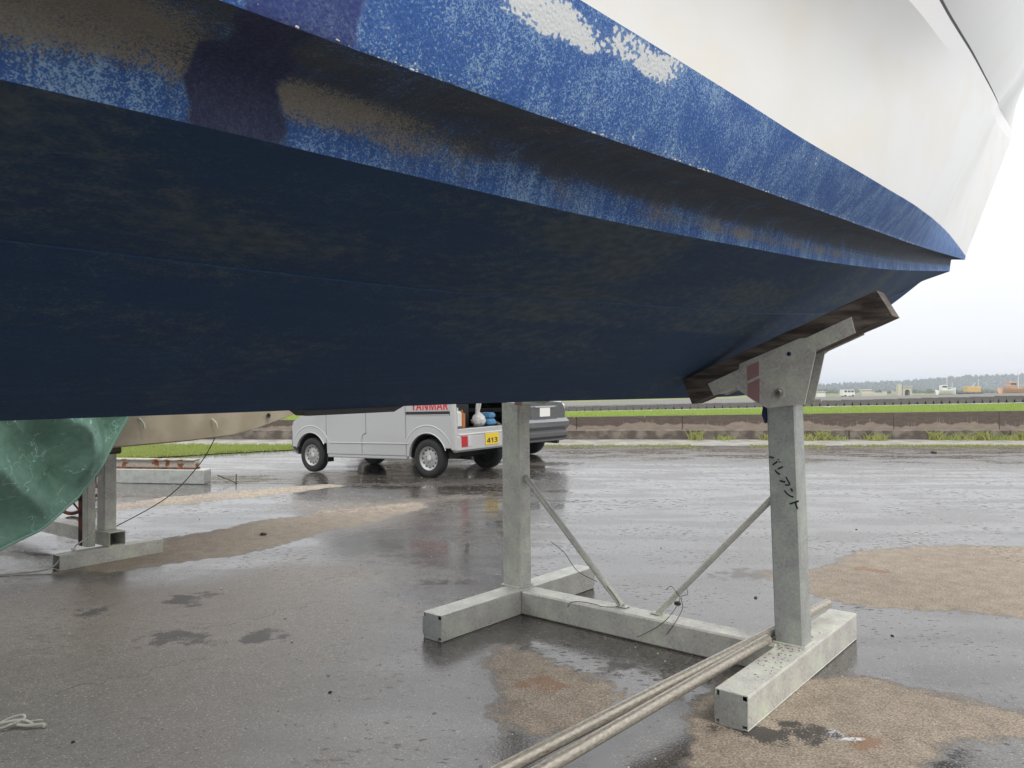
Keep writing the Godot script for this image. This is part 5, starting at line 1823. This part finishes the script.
func make_van() -> void:
	var turn := deg_to_rad(55.1)
	var pos := Vector3(-1.735, 0, -12.046)
	var v := thing("kei_van", "small silver van with open tailgate and red lettering on wet asphalt", "van", pos, turn)
	# sit it on the falling ground
	var fwd := Vector3(-sin(turn), 0, -cos(turn))
	var right := Vector3(cos(turn), 0, -sin(turn))
	var g := func(x: float, z: float) -> float:
		var p: Vector3 = pos + right * x - fwd * z
		return dip(p.x, p.z)
	var yr: float = (g.call(-0.65, 1.2) + g.call(0.65, 1.2)) * 0.5
	var yf: float = (g.call(-0.65, -1.23) + g.call(0.65, -1.23)) * 0.5
	var yl: float = (g.call(-0.65, 1.2) + g.call(-0.65, -1.23)) * 0.5
	var yrt: float = (g.call(0.65, 1.2) + g.call(0.65, -1.23)) * 0.5
	v.position.y = (yr + yf) * 0.5 + 0.003
	v.basis = Basis(Vector3.UP, turn) * Basis(Vector3.RIGHT, -atan2(yr - yf, 2.43)) * Basis(Vector3.BACK, atan2(yrt - yl, 1.3))
	var m: Material = M.silver_paint
	var W := 0.737
	for s in [-1.0, 1.0]:
		# panels with shut lines between them
		var front := [Vector2(-1.665, 0.40)]
		front.append(Vector2(-1.665, 0.72))
		front.append_array([Vector2(-1.63, 0.80), Vector2(-1.50, 0.87), Vector2(-1.30, 0.93), Vector2(-1.05, 0.985), Vector2(-0.86, 1.02), Vector2(-0.86, 0.46)])
		front.append_array(arch(-1.23, 0.345, 0.275, 0.58, PI - 0.36, 14))
		panel(v, "front_fender", front, s, W, 0.04, m)
		panel(v, "front_door", [Vector2(-0.855, 0.30), Vector2(-0.855, 1.02), Vector2(0.0, 1.04), Vector2(0.0, 0.62), Vector2(-0.06, 0.60), Vector2(-0.09, 0.54), Vector2(-0.09, 0.30)], s, W, 0.04, m)
		panel(v, "sliding_door", [Vector2(-0.083, 0.30), Vector2(-0.083, 0.54), Vector2(-0.055, 0.594), Vector2(0.007, 0.612), Vector2(0.007, 1.04), Vector2(0.80, 1.04), Vector2(0.80, 0.30)], s, W, 0.04, m)
		var rear := [Vector2(0.807, 0.30), Vector2(0.807, 0.872), Vector2(1.60, 0.872), Vector2(1.655, 0.84), Vector2(1.675, 0.70), Vector2(1.675, 0.42)]
		rear.append_array(arch(1.2, 0.345, 0.275, 0.42, PI - 0.03, 16))
		panel(v, "rear_quarter", rear, s, W, 0.04, m)
		panel(v, "rear_quarter_upper", [Vector2(0.807, 0.925), Vector2(0.807, 1.04), Vector2(1.66, 1.04), Vector2(1.665, 0.925)], s, W, 0.04, m)
		part(v, "slide_rail", box(0.012, 0.05, 0.86, 0.002), M.dark_trim, Vector3((W - 0.022) * s, 0.898, 1.235))
		part(v, "rail_lip", box(0.014, 0.010, 0.80, 0.003), m, Vector3((W - 0.004) * s, 0.878, 1.21))
		# crease along the doors, sill, arch lips
		part(v, "crease", prism(PackedVector2Array([Vector2(0, -0.018), Vector2(0.010, 0.0), Vector2(0, 0.006)]), -0.86, 0.79), m, Vector3(W * s, 0.475, 0), Vector3(0, 0 if s > 0.0 else PI, 0))
		part(v, "sill", box(0.05, 0.055, 1.66, 0.012), m, Vector3((W - 0.03) * s, 0.272, -0.02))
		for q in [[-1.23, 0.50, PI - 0.30], [1.2, 0.32, PI - 0.05]]:
			var lip := []
			for p in arch(q[0], 0.352, 0.275, q[1], q[2], 20):
				lip.append(Vector3((W + 0.001) * s, p.y, p.x))
			part(v, "arch_lip", tube(lip, 0.008, 8), m)
			var flare := []
			for p in arch(q[0], 0.47, 0.26, 0.45, PI - 0.45, 18):
				flare.append(Vector3((W - 0.024) * s, p.y, p.x))
			part(v, "arch_flare", tube(flare, 0.0275, 12), m)
			part(v, "wheel_well", half_well(0.355, 0.24, s), M.black_plastic_slot_dark, Vector3((W - 0.165) * s, 0.275, q[0]))
		# glasshouse: pillars, window panes
		part(v, "side_window", box(0.006, 0.62, 0.86, 0.01), M.window_glass, Vector3((W - 0.06) * s, 1.38, -0.36), Vector3(0, 0, 0.12 * s))
		part(v, "side_window", box(0.006, 0.62, 0.74, 0.01), M.window_glass, Vector3((W - 0.06) * s, 1.38, 0.42), Vector3(0, 0, 0.12 * s))
		part(v, "side_window", box(0.006, 0.62, 0.72, 0.01), M.window_glass, Vector3((W - 0.06) * s, 1.38, 1.22), Vector3(0, 0, 0.12 * s))
		for z in [0.025, 0.825, 1.62]:
			part(v, "pillar", box(0.05, 0.80, 0.07, 0.01), m, Vector3((W - 0.065) * s, 1.42, z), Vector3(0, 0, 0.12 * s))
		var ap := begin()
		beam_along(ap, Vector3((W - 0.03) * s, 1.02, -1.02), Vector3((W - 0.12) * s, 1.80, -0.56), 0.05, 0.06, 0.01)
		part(v, "front_pillar", ap.commit(), m)
		wheel_parts(v, Vector3(0.655 * s, 0.270, 1.2), 0.270, 0.145, s, true)
		wheel_parts(v, Vector3(0.655 * s, 0.270, -1.23), 0.270, 0.145, s, true)
		part(v, "mirror", box(0.10, 0.17, 0.12, 0.03), m, Vector3((W + 0.08) * s, 1.12, -0.78))
		part(v, "mud_flap", box(0.13, 0.13, 0.012, 0.003), M.black_rubber, Vector3(0.655 * s, 0.235, -0.87))
		# tail lamp cluster low in the bumper, with a clear lens beside it
		part(v, "tail_lamp", box(0.14, 0.155, 0.03, 0.008), M.lamp_red, Vector3(0.535 * s, 0.50, 1.703))
		part(v, "reverse_lamp", box(0.09, 0.15, 0.03, 0.008), M.lamp_clear, Vector3(0.416 * s, 0.50, 1.702))
		part(v, "rear_corner", tube([Vector3((W - 0.045) * s, 0.40, 1.655), Vector3((W - 0.045) * s, 0.66, 1.66), Vector3((W - 0.05) * s, 1.04, 1.64), Vector3((W - 0.12) * s, 1.80, 1.60)], 0.05, 10), m)
		part(v, "headlamp", box(0.20, 0.14, 0.05, 0.02), M.lamp_clear, Vector3(0.56 * s, 0.70, -1.665))
	# nose, windscreen, roof, floor
	var nose := begin()
	var rows := []
	for q in [[0.28, -1.60], [0.40, -1.69], [0.60, -1.70], [0.72, -1.68], [0.80, -1.645], [0.87, -1.50], [0.93, -1.30], [0.985, -1.05], [1.02, -0.99]]:
		var line := []
		for k in 9:
			var x := -0.72 + k * 0.18
			line.append(Vector3(x, q[0] + 0.015 * (1.0 - pow(x / 0.72, 2.0)), q[1] - 0.03 * (1.0 - pow(x / 0.72, 2.0))))
		rows.append(line)
	grid_into(nose, rows, [], [], Vector3(0, 0.5, -1))
	part(v, "nose", nose.commit(), m)
	var ws := begin()
	face(ws, [Vector3(-0.69, 1.03, -1.01), Vector3(0.69, 1.03, -1.01), Vector3(0.61, 1.79, -0.56), Vector3(-0.61, 1.79, -0.56)], Vector3(0, 0.5, -0.86))
	part(v, "windscreen", ws.commit(), M.window_glass)
	part(v, "roof", box(1.27, 0.07, 2.24, 0.03), m, Vector3(0, 1.83, 0.53))
	part(v, "floor", box(1.38, 0.05, 2.9, 0.01), M.grey_trim, Vector3(0, 0.62, 0.18))
	part(v, "underbody", box(1.18, 0.26, 2.0, 0.03), M.black_plastic_slot_dark, Vector3(0, 0.42, 0.0))
	part(v, "seat_back", box(1.2, 0.75, 0.12, 0.05), M.dark_trim, Vector3(0, 1.05, 0.10))
	part(v, "rear_axle", tube([Vector3(-0.6, 0.27, 1.2), Vector3(0.6, 0.27, 1.2)], 0.045, 10), M.black_plastic_slot_dark)
	part(v, "dashboard", box(1.3, 0.2, 0.3, 0.05), M.dark_trim, Vector3(0, 0.95, -0.9))
	# rear: bumper with a step above it, lower tail panel, raised tailgate
	var bump := part(v, "rear_bumper", box(1.44, 0.24, 0.10, 0.03), m, Vector3(0, 0.475, 1.66))
	part(bump, "bumper_step", box(1.26, 0.035, 0.12, 0.01), m, Vector3(0, 0.115, -0.01))
	part(v, "tail_panel", box(1.30, 0.10, 0.05, 0.01), m, Vector3(0, 0.625, 1.645))
	part(v, "sill_plate", box(1.22, 0.015, 0.10, 0.004), M.dark_trim, Vector3(0, 0.672, 1.60))
	var gate := part(v, "tailgate", box(1.26, 0.06, 1.10, 0.02), m, Vector3(0, 1.98, 2.17), Vector3(-0.18, 0, 0))
	part(gate, "gate_window", box(1.0, 0.02, 0.5, 0.005), M.window_glass, Vector3(0, 0.036, -0.2))
	for s in [-1.0, 1.0]:
		part(v, "gas_strut", tube([Vector3(0.60 * s, 1.45, 1.62), Vector3(0.60 * s, 1.93, 2.0)], 0.012, 8), M.dark_trim)
	part(v, "exhaust", tube([Vector3(-0.30, 0.26, 1.2), Vector3(-0.30, 0.25, 1.66)], 0.025, 10), M.dark_trim)
	# number plate
	var pl := part(v, "number_plate", box(0.33, 0.165, 0.006, 0.002), M.plate_yellow, Vector3(0.10, 0.50, 1.715))
	lettering(pl, "plate_number", "413", 0.075, M.plate_ink, Vector3(0, -0.022, 0.0035), 0.26, Vector3.ZERO)
	# lettering on the side, above the rear wheel
	for s in [-1.0, 1.0]:
		lettering(v, "lettering", "YANMAR", 0.125, M.letter_red, Vector3((W + 0.001) * s, 1.005, 1.26), 0.68, Vector3(0, PI / 2 * s, 0))
	# goods in the back: each a thing of its own
	var place := func(x: float, y: float, z: float) -> Vector3:
		return v.transform * Vector3(x, y, z)
	var jug := thing("plastic_jug", "white plastic jug standing in the back of the silver van", "jug", place.call(-0.50, 0.682, 1.52), turn)
	part(jug, "body", box(0.15, 0.24, 0.16, 0.03), M.plastic_white, Vector3(0, 0.12, 0))
	part(jug, "cap", tube([Vector3(0.03, 0.24, 0), Vector3(0.03, 0.285, 0)], 0.025, 12), M.plastic_white)
	part(jug, "handle", tube(curve([Vector3(-0.05, 0.235, 0), Vector3(-0.045, 0.285, 0), Vector3(0.0, 0.285, 0), Vector3(0.01, 0.24, 0)], 4), 0.011, 8), M.plastic_white)
	var can := thing("orange_can", "orange can beside the white jug in the van", "can", place.call(-0.335, 0.682, 1.50), turn)
	part(can, "body", tube([Vector3(0, 0, 0), Vector3(0, 0.20, 0)], 0.055, 18), M.plastic_orange)
	part(can, "spout", tube([Vector3(0, 0.20, 0), Vector3(0, 0.215, 0), Vector3(0, 0.25, 0)], [0.05, 0.02, 0.018], 14), M.plastic_orange)
	var bag := thing("plastic_bag", "knotted white plastic bag with tall loop handles in the van", "bag", place.call(0.0, 0.682, 1.55), turn)
	var lump := begin()
	var bn := noise(FastNoiseLite.TYPE_SIMPLEX_SMOOTH, 9.0, 3, 41)
	rows = []
	for i in 13:
		var f := i / 12.0
		var line := []
		for k in 25:
			var a := TAU * k / 24.0
			var r := 0.135 * pow(sin(PI * (0.10 + f * 0.86)), 0.75) * (1.0 - 0.35 * f)
			r *= 1.0 + 0.35 * bn.get_noise_3d(cos(a), sin(a), f * 2.0)
			line.append(Vector3(cos(a) * r, f * 0.21, sin(a) * r * 0.8))
		rows.append(line)
	grid_into(lump, rows, [], [], Vector3.ZERO, Vector3(0, 0.1, 0))
	part(bag, "sack", lump.commit(), M.bag_white)
	part(bag, "handle", tube(curve([Vector3(-0.045, 0.19, 0), Vector3(-0.05, 0.28, 0.01), Vector3(-0.02, 0.36, 0.0), Vector3(0.035, 0.37, 0.0), Vector3(0.02, 0.28, 0.0), Vector3(-0.01, 0.2, 0.0)], 6), 0.02, 8), M.bag_white)
	var sheetb := thing("blue_bundle", "folded blue plastic bundle beside the white bag in the van", "bundle", place.call(0.26, 0.682, 1.50), turn)
	part(sheetb, "fold", box(0.20, 0.10, 0.24, 0.03), M.plastic_blue, Vector3(0, 0.05, 0))
	part(sheetb, "upper_fold", box(0.18, 0.09, 0.22, 0.03), M.plastic_blue, Vector3(0.01, 0.146, 0.0), Vector3(0, 0.2, 0.05))
	var crate := thing("dark_crate", "dark plastic crate at the back of the van's load", "crate", place.call(-0.25, 0.682, 1.15), turn)
	part(crate, "base", box(0.60, 0.03, 0.36, 0.008), M.dark_trim, Vector3(0, 0.015, 0))
	for q in [[0.0, 0.17, 0.60, 0.02], [0.0, -0.17, 0.60, 0.02], [0.29, 0.0, 0.02, 0.32], [-0.29, 0.0, 0.02, 0.32]]:
		part(crate, "side", box(q[2], 0.30, q[3], 0.004), M.dark_trim, Vector3(q[0], 0.181, q[1]))

func lettering(parent: Node3D, called: String, text: String, size: float, m: Material, at: Vector3, width: float, rot: Vector3) -> void:
	var f := SystemFont.new()
	f.font_names = PackedStringArray(["Droid Sans"])
	f.font_weight = 700
	var t := TextMesh.new()
	t.font = f
	t.text = text
	t.font_size = 64
	t.pixel_size = 0.002
	t.depth = 0.01
	var ab := t.get_aabb()
	var o := part(parent, called, t, m, at, rot)
	var sx := width / maxf(ab.size.x, 0.001)
	var sy := size / maxf(ab.size.y, 0.001)
	o.scale = Vector3(sx, sy, 0.25)

func make_car() -> void:
	# a dark grey saloon, parked parallel to the van; its tail faces the yard
	var turn := deg_to_rad(55.1)
	var fwd := Vector3(-sin(turn), 0, -cos(turn))
	var right := Vector3(cos(turn), 0, -sin(turn))
	var rr := Vector3(0.30, 0, -14.37)                 # contact of the right rear tyre
	var pos := rr - right * 0.73 + fwd * 1.30
	var c := thing("saloon_car", "dark grey saloon car parked beyond the silver van", "car", pos, turn)
	var m: Material = M.grey_paint
	# body in cross-sections from nose to tail: z, half width, floor, waist, deck
	var sec := [[-2.15, 0.55, 0.30, 0.55, 0.60], [-2.05, 0.74, 0.24, 0.62, 0.70], [-1.6, 0.83, 0.22, 0.74, 0.84], [-1.0, 0.86, 0.22, 0.82, 0.93], [0.0, 0.865, 0.22, 0.86, 0.96], [1.0, 0.86, 0.22, 0.88, 0.98], [1.6, 0.855, 0.24, 0.89, 1.02], [1.95, 0.82, 0.28, 0.90, 1.03], [2.06, 0.77, 0.33, 0.885, 1.015], [2.12, 0.70, 0.42, 0.86, 0.985]]
	var rows := []
	for q in sec:
		var hw: float = q[1]
		rows.append([Vector3(0, q[2], q[0]), Vector3(hw * 0.9, q[2], q[0]), Vector3(hw * 0.98, q[2] + 0.10, q[0]), Vector3(hw, (q[2] + q[3]) * 0.5, q[0]), Vector3(hw * 0.985, q[3] - 0.02, q[0]), Vector3(hw * 0.94, q[3] + 0.04, q[0]), Vector3(hw * 0.84, q[4] - 0.01, q[0]), Vector3(hw * 0.4, q[4] + 0.012, q[0]), Vector3(0, q[4] + 0.015, q[0])])
	var st := begin()
	for s in [1.0, -1.0]:
		var half := []
		for row in rows:
			var line := []
			for p in row:
				line.append(Vector3(p.x * s, p.y, p.z))
			half.append(line)
		grid_into(st, half, [], [], Vector3(s, 0.4, 0))
	for e in [[0, -1.0], [rows.size() - 1, 1.0]]:
		var ring := []
		for p in rows[e[0]]:
			ring.append(p)
		for k in range(rows[e[0]].size() - 2, 0, -1):
			var p: Vector3 = rows[e[0]][k]
			ring.append(Vector3(-p.x, p.y, p.z))
		face(st, ring, Vector3(0, 0, e[1]))
	part(c, "body", st.commit(), m)
	# cabin
	st = begin()
	rows = []
	for q in [[-0.85, 0.96, 0.74], [-0.35, 1.36, 0.60], [0.1, 1.45, 0.58], [0.7, 1.43, 0.57], [1.15, 1.30, 0.58], [1.70, 1.035, 0.66]]:
		rows.append([Vector3(-0.76, 0.96, q[0] * 1.0), Vector3(-q[2], q[1], q[0]), Vector3(0, q[1] + 0.02, q[0]), Vector3(q[2], q[1], q[0]), Vector3(0.76, 0.96, q[0])])
	grid_into(st, rows, [], [], Vector3.UP)
	part(c, "cabin", st.commit(), m)
	st = begin()
	face(st, [Vector3(-0.56, 1.29, 1.20), Vector3(0.56, 1.29, 1.20), Vector3(0.62, 1.07, 1.66), Vector3(-0.62, 1.07, 1.66)], Vector3(0, 0.9, 0.43))
	part(c, "rear_window", st.commit(), M.dark_trim)
	for s in [-1.0, 1.0]:
		part(c, "side_window", box(0.01, 0.30, 1.5, 0.004), M.dark_trim, Vector3(0.685 * s, 1.17, 0.3), Vector3(0, 0, 0.33 * s))
		part(c, "tail_lamp", box(0.12, 0.05, 0.10, 0.02), M.lamp_red, Vector3(0.70 * s, 0.80, 2.05))
		part(c, "lamp_lens", box(0.14, 0.13, 0.10, 0.03), M.lamp_clear, Vector3(0.70 * s, 0.89, 2.04))
		for z in [-1.32, 1.30]:
			part(c, "wheel_well", half_well(0.36, 0.11, s), M.black_plastic_slot_dark, Vector3(0.815 * s, 0.33, z))
			wheel_parts(c, Vector3(0.78 * s, 0.315, z), 0.315, 0.20, s, false)
	# tail: boot panel recess, bumper in two tones, plate, emblem, exhaust
	part(c, "boot_panel", box(0.86, 0.24, 0.03, 0.012), m, Vector3(0, 0.80, 2.115))
	part(c, "boot_strip", box(0.62, 0.03, 0.02, 0.006), M.wheel_steel, Vector3(0, 0.905, 2.135))
	part(c, "rear_bumper", box(1.62, 0.20, 0.16, 0.06), m, Vector3(0, 0.60, 2.10))
	part(c, "lower_bumper", box(1.56, 0.16, 0.14, 0.05), M.grey_trim, Vector3(0, 0.42, 2.09))
	part(c, "bumper_lip", box(1.40, 0.05, 0.12, 0.02), m, Vector3(0, 0.325, 2.07))
	part(c, "number_plate", box(0.33, 0.165, 0.006, 0.002), M.plate_white, Vector3(0, 0.82, 2.136))
	part(c, "emblem", lathe_x([Vector2(0, 0.0), Vector2(0, 0.05), Vector2(0.01, 0.04), Vector2(0.006, 0.028), Vector2(0.006, 0)], 20), M.lamp_clear, Vector3(0, 0.945, 2.10), Vector3(0, -PI / 2, 0))
	part(c, "exhaust", tube([Vector3(0.5, 0.29, 1.5), Vector3(0.5, 0.28, 2.10)], 0.035, 10), M.dark_trim)

# ============================ small things ===================================
func make_small_things() -> void:
	# frayed white rope at the edge of the yard
	var rope := thing("rope", "knotted frayed white rope lying on the damp asphalt", "rope", Vector3(-1.80, 0.0, -2.74))
	part(rope, "strand", tube(curve([Vector3(-0.35, 0.008, 0.02), Vector3(-0.2, 0.008, -0.01), Vector3(-0.09, 0.009, 0.015), Vector3(-0.02, 0.012, 0.0), Vector3(0.05, 0.02, -0.012), Vector3(0.10, 0.012, 0.0)], 6), 0.0045, 8), M.white_rope)
	part(rope, "loop", tube(curve([Vector3(-0.03, 0.008, 0.02), Vector3(0.0, 0.02, -0.03), Vector3(0.035, 0.024, -0.045), Vector3(0.055, 0.02, -0.02), Vector3(0.03, 0.014, 0.015), Vector3(0.0, 0.008, 0.03), Vector3(-0.03, 0.008, 0.02)], 5), 0.0038, 8), M.white_rope)
	part(rope, "frayed_end", tube(curve([Vector3(0.02, 0.012, 0.01), Vector3(0.07, 0.010, -0.02), Vector3(0.115, 0.012, -0.03)], 5), 0.0036, 8), M.white_rope)
	part(rope, "frayed_end", tube(curve([Vector3(0.05, 0.012, 0.01), Vector3(0.09, 0.010, 0.012), Vector3(0.135, 0.010, 0.0), Vector3(0.145, 0.006, 0.012)], 5), 0.005, 8), M.white_rope)
	# clods and chips of bark on the asphalt
	var clod := begin()
	var cn := noise(FastNoiseLite.TYPE_SIMPLEX_SMOOTH, 1.6, 2, 44)
	var rows := []
	for i in 7:
		var line := []
		for k in 11:
			var a := TAU * k / 10.0
			var b := -PI / 2 + PI * i / 6.0
			var d := Vector3(cos(a) * cos(b), sin(b), sin(a) * cos(b))
			line.append(d * (1.0 + 0.5 * cn.get_noise_3dv(d * 1.5)))
		rows.append(line)
	grid_into(clod, rows, [], [], Vector3.ZERO, Vector3.ZERO)
	var clod_mesh := clod.commit()
	var names := [["dark clod of dirt on wet ground behind the thinner brace", 0.926, -4.318, 0.013], ["small flat clod on wet ground beside the handwritten post", 1.40, -4.43, 0.009], ["dark stone on the wet yard before the low wall", 8.0, -14.6, 0.042],
		["dark lump on the wet yard beyond the pale brown patch", 2.95, -6.6, 0.006], ["dark stone on the pale streak right of the small cradle", -2.05, -6.35, 0.02], ["black pebble on the damp asphalt near the rope", -1.49, -2.62, 0.006], ["small dark pebble on wet asphalt right of the pipes", 1.85, -3.75, 0.006], ["small dark pebble on the asphalt left of the cradle foot", -0.72, -3.05, 0.006]]
	for q in names:
		var o := thing("clod", q[0], "clod", Vector3(q[1], 0.0, q[2]), q[1] * 3.0)
		var p := part(o, "lump", clod_mesh, M.dark_gravel_wet, Vector3(0, q[3] * 0.4, 0))
		p.scale = Vector3(q[3] * 1.5, q[3] * 0.6, q[3])
	# loose grit
	var places := []
	for k in 900:
		var z := -2.1 - pow(rng.randf(), 1.6) * 9.0
		var x := rng.randf_range(-0.75, 0.75) * -z
		var s := rng.randf_range(0.0015, 0.0045) * (1.0 if rng.randf() < 0.9 else 1.8)
		places.append(Transform3D(Basis(Vector3.UP, rng.randf() * TAU).scaled(Vector3(s, s * 0.6, s * 1.3)), Vector3(x, dip(x, z) + s * 0.3, z)))
	scatter("grit", "fine pale grit scattered over the yard", "grit", clod_mesh, M.grit_stone, places)
